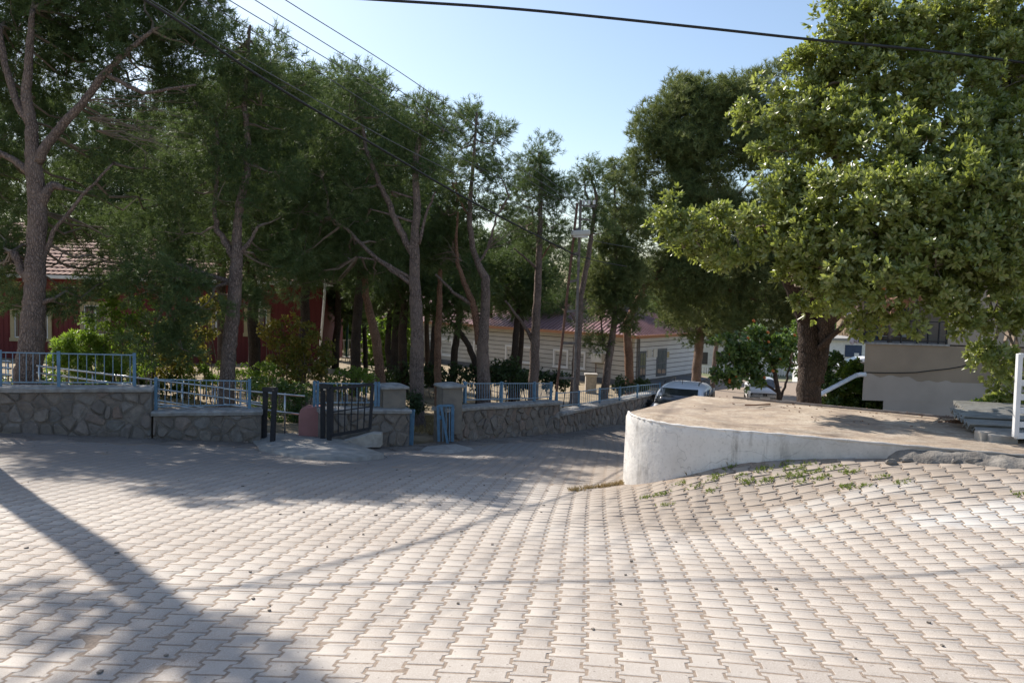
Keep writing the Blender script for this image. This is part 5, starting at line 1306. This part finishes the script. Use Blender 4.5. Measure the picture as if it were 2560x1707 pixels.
thin_trunk('reddish leaning trunk pine between the yellow bush and the blue gate', 23, [(876, 905, .15), (872, 850, .145), (866, 790, .14), (850, 720, .12), (840, 680, .10), (835, 600, .08)], 'bark_red')
thin_trunk('thin brown trunk pine just right of the blue gate', 24, [(1006, 925, .11), (1005, 850, .11), (1006, 760, .10), (1010, 690, .09), (1010, 610, .06)], 'bark_red')
thin_trunk('dark pine trunk standing before the left end of the off white building', 34, [(990, 880, .15), (995, 800, .14), (1000, 720, .12), (1000, 640, .1)])
thin_trunk('dark pine trunk in front of the second window of the off white building', 36, [(1040, 880, .17), (1045, 800, .16), (1055, 730, .14), (1065, 660, .12)])
thin_trunk('dark leaning trunk between the fourth and fifth building windows', 33, [(1176, 900, .16), (1180, 830, .15), (1186, 760, .13), (1190, 700, .10)])
thin_trunk('crooked dark trunk bending right of the multi stemmed pine', 30, [(1100, 880, .12), (1090, 830, .12), (1075, 790, .11), (1050, 755, .10), (1035, 740, .08)])
thin_trunk('narrow dark trunk left of the reddish leaning pine', 38, [(812, 910, .12), (814, 850, .12), (816, 780, .11), (818, 700, .1)])
thin_trunk('dark trunk second left of the reddish leaning pine', 40, [(836, 915, .13), (840, 850, .12), (838, 780, .12), (835, 700, .1)])
thin_trunk('dark forked trunk right of the reddish leaning pine', 32, [(900, 915, .13), (896, 850, .12), (890, 800, .12), (895, 720, .1)])
thin_trunk('thick black trunk left of the large pine by the blue gate', 30, [(926, 930, .19), (926, 850, .18), (924, 770, .17), (930, 690, .14)])
thin_trunk('grey trunk pine at the right end of the off white building', 45, [(1598, 905, .28), (1600, 850, .27), (1606, 790, .25), (1612, 700, .2)], 'bark', [(1600, 690, 70), (1560, 700, 60), (1660, 720, 60), (1610, 760, 40), (1700, 700, 60)])
thin_trunk('thin trunk between the building end and the orange tree', 52, [(1638, 870, .16), (1642, 820, .15), (1648, 770, .14), (1650, 700, .1)], 'bark', [(1650, 700, 70), (1700, 700, 60)])

# the off-frame pine on the left whose long trunk shadow crosses the pavers
def side_pine():
    D = Vector((-sd.x, -sd.y, 0)).normalized()
    s0 = P(280, 1400, 6.1); t0 = P(0, 1203, 9.6); dirn = (Vector((s0.x, s0.y, 0)) - Vector((t0.x, t0.y, 0))).normalized()
    base = Vector((t0.x, t0.y, 0)) - D * 3.2; z0 = street(base.x, base.y)
    r = empty('pine_tree', (base.x, base.y, z0), 'tall pine standing off to the left beside the street', 'tree')
    top = base + Vector((-.15, -.1, z0 + 11.2)); bz = Vector((base.x, base.y, z0 - .1))
    p_, r_ = jline([bz, bz.lerp(top, .35), bz.lerp(top, .7), top], [.27, .23, .18, .06], 6, .02)
    MB().tube(p_, r_, 12, jit=.05).build('trunk', M['bark'], r, smooth=True)
    hz = z0 + 8.3; lob = []
    limbs = [((.5, -.6, .7), 1.9), ((-1.2, .3, .6), 2.0), ((.35, .2, .9), 1.8), ((-.4, -1.1, .8), 1.9), ((.5, -.3, 1.5), 2.0), ((-.8, -.9, 2.2), 1.8), ((.7, -1.2, 2.6), 1.8), ((.1, .3, 2.8), 1.7), ((0, 0, 3.8), 1.2)]
    for (dx, dy, dz_), L_ in limbs:
        a = Vector((base.x + .1, base.y, hz + dz_ * .62)); a = a + Vector((-.34, -.30, 0)); b = a + Vector((dx, dy, .45)) * (L_ * .36)
        MB().tube([a, a.lerp(b, .5) + Vector((0, 0, -.05)), b], [.07, .05, .02], 7).build('limb', M['bark_red'], r, smooth=True)
        lob.append((b, (.42, .42, .28))); lob.append((a.lerp(b, .5) + Vector((0, 0, .2)), (.3, .3, .25)))
    Pp, Aa, Tn, Cc = clumps(lob, 9, .22, 9); needles('crown', Pp, Aa, M['needle'], r, 14, .17, .008, tone=Tn)
    mb = MB()
    for (c, rr), cc in zip(lob, Cc):
        for q in cc: twigs(mb, Vector(c), Vector(q), .012)
    mb.build('branches', M['twig'], r, kind='stuff')
side_pine()

# background pines: three built, the rest copies
protos = []
def bg_pine(i, x, y, h, label, lo=.42):
    z0 = garden(x, y); r = empty('pine_tree', (x, y, z0), label, 'tree', 'pines in the back of the garden')
    p_, r_ = jline([Vector((x, y, z0 - .1)), Vector((x + .2, y, z0 + h * .4)), Vector((x - .1, y, z0 + h * .8))], [.2, .15, .06], 5, .05)
    MB().tube(p_, r_, 8, jit=.05).build('trunk', M['bark_dark'], r, smooth=True); lob = []
    for k in range(17):
        t = lo + (1 - lo) * (k / 16); rad = 2.3 * math.sin(math.pi * min(1, (t - lo + .17) / (1.22 - lo))) + .2; a = k * 2.4 + i
        c = Vector((x + math.cos(a) * rad * .72, y + math.sin(a) * rad * .72, z0 + h * t)); s_ = .85 + .35 * random.random(); lob.append((c, (s_ * 1.15, s_ * 1.15, s_ * .8)))
    Pp, Aa, Tn, Cc = clumps(lob, 2.6, .6, 26); needles('crown', Pp, Aa, M['needle'], r, 10, .24, .014, tone=Tn)
    mb = MB()
    for (c, rr), cc in zip(lob, Cc):
        a = Vector((x, y, c.z - rr[2] * .4)); twigs(mb, a, Vector(c), .04, .05, 4)
        for q in cc[::3]: twigs(mb, Vector(c), Vector(q), .014)
    mb.build('branches', M['twig'], r, kind='stuff'); return r
def copy_tree(o, loc, rz, sc, label):
    r = o.copy(); COL.objects.link(r); r.location = loc; r.rotation_euler = (0, 0, rz); r.scale = (sc, sc, sc); r['label'] = label
    for ch in list(o.children): c = ch.copy(); COL.objects.link(c); c.parent = r
    return r
bgp = [bg_pine(0, P(300, 0, 47).x, 47, 13.5, 'tall dark pine rising behind the red house between the first two trunks'),
       bg_pine(1, P(760, 0, 28).x, 28, 9.5, 'full dark pine behind the bush right of the red house window'),
       bg_pine(2, P(1000, 0, 33).x, 33, 10.5, 'full dark pine rising behind the leaning reddish limb', .60)]
spots = [(-60, 50, 'distant pine over the left end of the red roof'), (90, 49, 'distant pine over the red roof left of the forked trunk'), (210, 50, 'distant pine over the red roof right of the forked trunk'), (330, 48, 'distant pine over the right part of the red roof'), (430, 47, 'distant pine over the red house behind the yellow green bushes'), (560, 30, 'rear pine behind the slender curving trunk'), (650, 24, 'rear pine just left of the white pole'),
         (850, 36, 'rear pine above the far fence'), (900, 27, 'rear pine above the thick black trunk'), (1090, 42, 'rear pine over the left end of the white building'), (1240, 44, 'rear pine above the building roof between two trunks'),
         (1320, 38, 'rear pine behind the straight slim pine'), (1480, 62, 'distant pine over the right slope of the white building roof'), (1600, 66, 'distant pine behind the right end of the white building'), (1380, 60, 'distant pine behind the utility pole'), (1720, 70, 'distant pine behind the grey building'), (1250, 62, 'distant pine over the middle of the white building roof'), (480, 40, 'distant pine behind the red house'), (720, 46, 'distant pine behind the right corner of the red house'), (560, 49, 'distant pine over the red house behind the slender curving trunk')]
for i, (x, y, lb_) in enumerate(spots):
    X_ = P(x, 0, y).x; k = 2 if 850 < x else (0 if y > 44 else 1); o = copy_tree(bgp[k], (X_, y, garden(X_, y)), i * 1.7, .86 + .22 * random.random() - (.14 if x > 1150 else 0) + (.1 if k == 0 else 0), lb_)

# ------------------------------------------------------------------ big broadleaf tree at right
def big_tree():
    Y = 12.7; z0 = street(P(2030, 900, Y + 1).x, Y + 1) - .3
    lobes = [(1560, 480, 38, -.6), (1600, 540, 50, -.6), (1570, 560, 35, -.6), (1650, 500, 50, -.5), (1640, 590, 45, -.5), (1700, 560, 55, -.8),
             (1740, 270, 45, 0), (1890, 150, 55, 0), (1825, 240, 60, 0), (1880, 210, 60, 0), (1960, 220, 70, 0), (1530, 500, 26, -.6), (1545, 540, 26, -.6), (1790, 220, 50, 0), (1830, 170, 45, 0), (1760, 330, 45, -.3), (1840, 280, 70, -.3), (1900, 90, 55, 0), (1920, 20, 60, 0), (1980, 150, 75, -.3), (2000, 60, 80, 0), (2080, 30, 80, 0),
             (1780, 430, 60, -.8), (1760, 500, 60, -1), (1850, 400, 75, -.8), (1940, 290, 85, -.6), (2060, 180, 85, -.5), (2150, 100, 85, 0), (2240, 60, 90, 0), (2330, 60, 90, 0), (2200, 220, 85, -.8), (2300, 180, 85, -.6),
             (1830, 540, 75, -1.2), (1930, 460, 85, -1.4), (2040, 330, 85, -1.2), (2130, 340, 85, -1.5), (2250, 330, 90, -1.4), (2340, 300, 85, -1.2), (1850, 640, 60, -1.2), (1900, 590, 80, -1.6), (2000, 500, 90, -1.8), (2100, 460, 90, -2), (2200, 450, 90, -2), (2310, 440, 95, -2),
             (1960, 650, 70, -1.6), (2050, 610, 90, -2), (2150, 580, 95, -2.2), (2260, 570, 90, -2.2), (2350, 560, 80, -2.2), (1900, 690, 45, -1.2), (2000, 700, 50, -1.6), (2090, 700, 60, -2), (2190, 690, 65, -2), (2290, 680, 65, -2), (2240, 740, 40, -2), (2320, 760, 45, -2), (2340, 830, 40, -2), (2290, 830, 28, -2), (2330, 900, 30, -1.5), (2420, 400, 120, -1), (2420, 650, 110, -1.5), (2420, 120, 130, 0),
             (1990, 750, 25, -1.4), (2250, 810, 25, -2), (2350, 940, 22, -1.2), (2290, 935, 16, -.8)]
    r = tree('broadleaf_tree', 'huge leathery leaved evergreen tree filling the right side above the sandy slab', 'tree', Y,
         [(1858, 905, .205, 1), (1860, 840, .20, 1), (1858, 770, .19, 1), (1852, 700, .18, 1), (1900, 600, .20, .7), (1990, 480, .16, .3), (2080, 330, .12, 0), (2120, 160, .07, 0)],
         [[(1878, 880, .12, .9), (1893, 790, .11, .9), (1900, 730, .16, .7), (1980, 660, .12, 0), (2100, 600, .08, -.6)], [(1855, 740, .17, 1), (1820, 660, .13, .8), (1800, 600, .11, .3), (1760, 520, .07, 0), (1650, 500, .035, 0)],
          [(1880, 800, .05, .8), (1925, 760, .045, .5), (1960, 725, .04, 0)], [(1990, 480, .1, .3), (1900, 330, .07, 0), (1860, 200, .04, 0)], [(2080, 330, .09, 0), (2230, 260, .06, -.3), (2330, 180, .03, -.3)], [(2330, 760, .10, -.5), (2300, 680, .09, -.8), (2270, 620, .06, -1)]],
         lobes, kind='leaf', bark='bark_dark', base=z0, per=40, cr_=.19, tufts=18, n=8, L=.10, w=.021, mat='leaf_big', depth=.9, up=.55, squash=(1, 1, .85), inner=.5, twigper=10,
         leafkw=dict(spread=(.45, 1.4), droop=.02))
    # a few dry brown sprays in the crown
    p0 = np.array([tuple(Q(2040 + rng.normal(0, 8), 700 + rng.normal(0, 8), Y - 3.3 + rng.normal(0, .05))) for _ in range(4)] + [tuple(Q(2095 + rng.normal(0, 8), 692, Y - 3.3)) for _ in range(3)])
    leaves('dry_spray', p0, rdir(len(p0)), M['brown'], r, 6, .09, .014)['kind'] = 'stuff'
    return r
big_tree()
# orange-fruited small tree
def fruit_tree():
    Y = 21.5; lob = [(1660, 800, 30), (1700, 790, 32), (1745, 780, 36), (1790, 800, 32), (1740, 750, 22), (1675, 845, 36), (1725, 830, 38), (1785, 835, 26), (1660, 875, 22), (1690, 880, 22), (1745, 865, 16), (1700, 820, 40), (1760, 810, 36), (1820, 790, 30), (1840, 760, 30), (1830, 830, 26)]
    lob = [(x, y, rp * .9) for x, y, rp in lob]
    r = tree('orange_tree', 'small glossy orange tree dotted with orange fruit left of the big dark trunk', 'tree', Y,
         [(1790, 930, .07), (1788, 900, .065), (1780, 860, .06), (1770, 820, .04)], [[(1790, 925, .04), (1805, 880, .035), (1815, 830, .02)], [(1785, 900, .035), (1740, 870, .03), (1700, 850, .02)]],
         lob, kind='leaf', bark='bark_dark', base=-3.6, per=40, cr_=.22, tufts=12, n=6, L=.14, w=.034, mat='leaf_hedge', up=.6, inner=.5, twigper=3, leafkw=dict(spread=(.5, 1.4), droop=.05))
    for k in range(16):
        x, y, rp = lob[k % len(lob)]; a = random.uniform(0, 6.28); q = Q(x + rp * .8 * math.cos(a), y + rp * .8 * math.sin(a), Y - random.uniform(.2, .42))
        o = rock('orange', q, (.045, .045, .045), M['orange'], r, 0, sub=1)
fruit_tree()

# ------------------------------------------------------------------ shrubs and hedges
def shrub(name, label, Y, lobes, mat, per=14, cr_=.16, tufts=8, n=6, L=.07, w=.018, cat='bush', group=None, base=None, depth=.9, stems=3, up=.5, spread=(.4, 1.3), kind='leaf'):
    lb = [(Q(x, y, Y + (q[0] if q else 0)), tuple(np.array([rx * K * Y / F, rx * K * Y / F * depth, ry * K * Y / F]))) for x, y, rx, ry, *q in lobes]
    cx = sum(l[0].x for l in lb) / len(lb); z0 = garden(cx, Y) if base is None else base
    r = empty(name, (cx, Y, z0), label, cat, group)
    per, tufts = per * 2.6, tufts * 2.0
    Pp, Aa, Tn, Cc = clumps(lb, per, cr_, tufts, up, (1, 1, .9), .45, minc=9)
    if kind == 'leaf': leaves('foliage', Pp, Aa, M[mat], r, n, L, w, tone=Tn, spread=spread)
    else: needles('foliage', Pp, Aa, M[mat], r, n, L, w, tone=Tn)
    mb = MB()
    for c, rr in lb:
        for k in range(stems): twigs(mb, Vector((c.x + random.uniform(-.15, .15), c.y + .05, z0 - .05)), Vector((c.x + random.uniform(-.5, .5) * rr[0], c.y, c.z)), .02, 0, 3)
    mb.build('stems', M['twig'], r, kind='stuff'); return r
shrub('bush', 'tall yellow green bush climbing in front of the red house eave', 19.6, [(255, 650, 18, 30), (250, 700, 24, 32), (270, 740, 40, 40), (235, 770, 40, 36), (215, 800, 30, 26), (290, 790, 45, 40), (330, 700, 22, 45), (340, 760, 35, 50), (285, 730, 36, 40), (200, 760, 22, 30), (305, 830, 50, 36)], 'leaf_bright')
shrub('oleander_bush', 'oleander with long pointed leaves behind the left blue railing', 19.5, [(150, 800, 26, 22), (185, 795, 28, 26), (215, 800, 26, 26), (130, 835, 18, 20), (170, 835, 34, 22), (230, 840, 34, 26), (270, 845, 34, 22), (210, 870, 60, 18)], 'leaf_bright', 14, .18, 7, 9, .15, .012, up=.9)
shrub('bush', 'dark leafy bush with yellow glints between the first two trunks', 21, [(400, 770, 60, 45), (330, 800, 50, 45), (430, 820, 50, 40), (370, 850, 60, 30), (470, 740, 35, 45), (490, 700, 26, 30)], 'leaf_yellow', 12, .2, 8, 6, .09, .022)
shrub('bush', 'orange yellow leaved bush right of the second trunk', 21.5, [(620, 770, 26, 34), (660, 745, 34, 28), (700, 770, 36, 34), (650, 810, 44, 36), (710, 820, 44, 36), (740, 850, 32, 28), (640, 850, 40, 30), (690, 865, 50, 26), (745, 800, 22, 26)], 'leaf_yellow', 14, .18, 9, 6, .075, .02)
shrub('hedge', 'clipped bright hedge behind the lower blue railing', 20.5, [(450, 850, 26, 16), (490, 850, 30, 17), (540, 850, 34, 17), (590, 850, 34, 18), (625, 856, 22, 16), (430, 872, 30, 18), (500, 875, 50, 18), (580, 875, 50, 18)], 'leaf_bright', 45, .11, 8, 6, .05, .014, 'hedge')
shrub('hedge', 'low dark green hedge along the handrail behind the first blue railing', 20.8, [(x, 884 + 3 * math.sin(x), 34, 22) for x in range(-40, 440, 36)], 'leaf_hedge', 12, .2, 9, 6, .08, .022, 'hedge', stems=2)
shrub('hedge', 'clipped sunlit hedge with dark sides behind the black gate', 18.4, [(590, 885, 26, 14), (630, 880, 30, 14), (670, 892, 32, 16), (705, 900, 28, 16), (600, 920, 35, 28), (660, 925, 40, 30), (700, 930, 30, 30), (640, 960, 50, 24), (700, 965, 26, 24)], 'leaf_hedge', 45, .12, 8, 6, .05, .014, 'hedge')
shrub('bush', 'pale speckled bush behind the railing left of the reddish trunk', 21, [(800, 865, 26, 20), (840, 862, 26, 20), (780, 880, 24, 18), (815, 890, 40, 20)], 'leaf_bright', 16, .15, 8, 6, .06, .018)
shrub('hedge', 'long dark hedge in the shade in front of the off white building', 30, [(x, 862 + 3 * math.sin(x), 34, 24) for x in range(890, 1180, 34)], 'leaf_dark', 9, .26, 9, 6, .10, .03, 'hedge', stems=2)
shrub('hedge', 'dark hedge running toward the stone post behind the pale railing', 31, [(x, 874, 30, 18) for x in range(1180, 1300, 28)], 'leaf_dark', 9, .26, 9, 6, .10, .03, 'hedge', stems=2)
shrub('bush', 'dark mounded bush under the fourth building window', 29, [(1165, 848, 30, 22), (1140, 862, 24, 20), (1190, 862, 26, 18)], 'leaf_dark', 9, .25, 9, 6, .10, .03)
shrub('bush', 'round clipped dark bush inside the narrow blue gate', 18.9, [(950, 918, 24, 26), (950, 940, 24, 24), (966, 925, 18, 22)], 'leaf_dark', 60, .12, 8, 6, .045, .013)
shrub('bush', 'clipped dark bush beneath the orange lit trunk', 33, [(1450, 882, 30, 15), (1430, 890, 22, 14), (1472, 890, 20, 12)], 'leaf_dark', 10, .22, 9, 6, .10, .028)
shrub('bush', 'sunlit leafy bush behind the drain pipe', 34, [(1960, 850, 26, 30), (1930, 880, 34, 30), (1970, 900, 36, 32), (1925, 920, 34, 26), (1990, 925, 30, 24), (1955, 935, 34, 20)], 'leaf_bright', 13, .2, 8, 7, .16, .045, base=-5.2)
shrub('bush', 'dark bush low behind the slab at the foot of the balcony house', 33, [(1900, 880, 30, 30), (1905, 830, 22, 26), (2010, 935, 40, 16), (1900, 930, 26, 22)], 'leaf_hedge', 9, .2, 8, 7, .16, .045, base=-5.2)
shrub('bush', 'small weedy bush behind the corrugated sheets', 11.4, [(2265, 935, 16, 10), (2240, 940, 10, 7), (2300, 930, 12, 12)], 'leaf_bright', 60, .1, 6, 7, .07, .013, base=-.2)
# sunlit greenery at the far garden edge
shrub('bush', 'bright green and orange flowering bank foliage right of the red house', 60, [(770, 760, 34, 22), (800, 770, 30, 22), (830, 755, 30, 24), (760, 730, 34, 20), (860, 780, 30, 30)], 'leaf_bright', .7, .8, 14, 7, .3, .10)
shrub('bush', 'pale green sunlit bushes seen between the dark trunks', 57, [(880, 770, 26, 40), (905, 800, 28, 50), (915, 750, 24, 40), (890, 850, 34, 24), (930, 830, 20, 40), (860, 830, 20, 30)], 'leaf_bright', .8, .8, 14, 7, .3, .09)
shrub('creeper', 'red flowering creeper on the far bank', 59.5, [(760, 790, 26, 10), (790, 785, 22, 10), (745, 775, 14, 8)], 'leaf_yellow', 1.5, .5, 10, 7, .2, .08)
# distant tree belt that closes the view
def far_wood():
    lb = []
    for k in range(64):
        x = -75 + k * 2.9; y = 96 + 8 * math.sin(k * 1.9); lb.append((Vector((x, y, -2 + 2.5 * math.sin(k * 1.3))), (4.2, 4, 5.5)))
        if k % 2: lb.append((Vector((x, y + 3, 3 + 1.5 * math.sin(k))), (3.4, 3, 3)))
    Pp, Aa, Tn, Cc = clumps(lb, .02, 1.6, 16, minc=2); o = leaves('distant_wood', Pp, Aa, M['leaf_hedge'], None, 6, 1.1, .42, tone=Tn); tag(o, 'distant green trees closing the view beyond the buildings', 'trees', kind='stuff')
far_wood()

# ------------------------------------------------------------------ grass, weeds, litter
def tufts_on(pts, n, r, L, w, mat, name, label, fn=street, jit=None, cat='grass'):
    pp = []
    for (x, y) in pts:
        for _ in range(n): pp.append((x + rng.normal(0, r), y + rng.normal(0, r * .55)))
    pp = np.array(pp); z = fn(pp[:, 0], pp[:, 1]); P0 = np.stack([pp[:, 0], pp[:, 1], z], 1)
    A = unit(np.array([[0, 0, 1]]) + .5 * rdir(len(P0))); o = needles(name, P0, A, M[mat], None, 5, L, w, shoot=.005, th=(.1, .9)); tag(o, label, cat, kind='stuff'); return o
def gpx(px, py):
    d = ray(px, py); t = 8.0
    for _ in range(30):
        q = CP + d * t; t = t * ((street(q.x, q.y) - CAMZ) / (q.z - CAMZ)) * .6 + t * .4
    q = CP + d * t; return (q.x, q.y)
gr = [gpx(x, y) for x, y in ((1632, 1240), (1655, 1239), (1612, 1243), (1730, 1216), (1690, 1212), (1766, 1231), (1788, 1196), (1775, 1190), (1812, 1180), (1845, 1194), (1875, 1182), (1925, 1193), (1940, 1196), (1915, 1180), (1955, 1200), (1985, 1170), (2000, 1160), (2010, 1172), (2030, 1176), (2045, 1185), (1975, 1178), (1990, 1195), (2020, 1204), (1965, 1162), (2080, 1170), (2125, 1182), (2092, 1190), (2120, 1215), (2135, 1218), (2152, 1212), (2185, 1203), (2262, 1210), (1668, 1262), (1857, 1208), (2055, 1190), (2540, 1235), (2004, 1186), (1828, 1150), (1893, 1203))]
gr = [(x + rng.normal(0, .05), y + rng.normal(0, .03)) for x, y in gr]
tufts_on(gr, 17, .05, .04, .004, 'grass', 'paver_weeds', 'green grass sprouting from the paver joints below the white wedge')
st = [gpx(x, y) for x, y in ((1575, 1204), (1560, 1208), (1545, 1212), (1525, 1215), (1590, 1202), (1600, 1199), (1505, 1218), (1470, 1221), (1830, 1155), (1745, 1175), (2240, 1135), (1640, 1195), (2300, 1140), (1440, 1226))]
tufts_on(st, 34, .06, .07, .004, 'straw', 'dry_weeds', 'dry straw coloured weeds at the foot of the white wedge corner')
gg = []
for k in range(420):
    x, y = rng.uniform(-2.9, .6), rng.uniform(17.4, 23)
    if side(x, y) > .5: gg.append((x, y))
tufts_on(gg, 16, .14, .11, .007, 'straw', 'dry_lawn', 'dry grass in the garden seen through the narrow blue gate', garden)
def litter():
    V = []; Fc_ = []
    def bit(c, s_, mbx):
        a = random.uniform(0, 6.28); d = Vector((math.cos(a), math.sin(a), random.uniform(-.2, .2))).normalized(); mbx.box(c, (s_ * random.uniform(.7, 1.8), s_, s_ * .5), d, Vector((-d.y, d.x, 0)).normalized())
    mb = MB()
    for _ in range(170):
        x, y = random.uniform(-9, 6), random.uniform(4, 16)
        if side(x, y) < -.2: bit(Vector((x, y, street(x, y) + .008)), .011 + .01 * random.random(), mb)
    o = mb.build('pebbles', M['mortar'], None); tag(o, 'small dark pebbles scattered on the pavers', 'pebbles', kind='stuff')
    mb = MB(); ctr = sum(slab_poly, Vector()) / len(slab_poly)
    for _ in range(90):
        t = random.random(); p = Vector(random.choice(slab_back)).lerp(Vector(random.choice(slab_back)), t).lerp(Vector(random.choice(slab_front)), random.random() ** 2 * .6); bit(Vector((p.x, p.y, SLABZ + .03)), .010 + .010 * random.random(), mb)
    for _ in range(90): p = P(2395 + random.gauss(0, 14), 1045 + random.gauss(0, 18), 10.3); p.z = SLABZ + .04 + .03 * random.random(); bit(p, .03, mb)
    o = mb.build('fallen_leaves', M['brown'], None); tag(o, 'brown fallen leaves on the sandy slab, heaped against the sheets', 'leaves', kind='stuff')
    mb = MB()
    for _ in range(420):
        k = random.random(); i = random.randint(2, 9); a, b = WA[i], WA[i + 1]; q = a + (b - a) * k; t = (b - a) / np.linalg.norm(b - a); d_ = abs(random.gauss(.1, .35)) + .04; x, y = q[0] + t[1] * d_, q[1] - t[0] * d_
        bit(Vector((x, y, street(x, y) + .03)), .008 + .016 * random.random() ** 2, mb)
    o = mb.build('verge_litter', M['dirt'], None); tag(o, 'loose stones and dry litter along the foot of the stone walls', 'litter', kind='stuff')
    pl = MB().tube([Pz(1862, 1012, SLABZ + .04), Pz(1890, 1012, SLABZ + .05), Pz(1925, 1010, SLABZ + .035)], .012, 5).build('stick', M['brown'], None); tag(pl, 'thin dark stick lying on the sandy slab', 'stick')
litter()
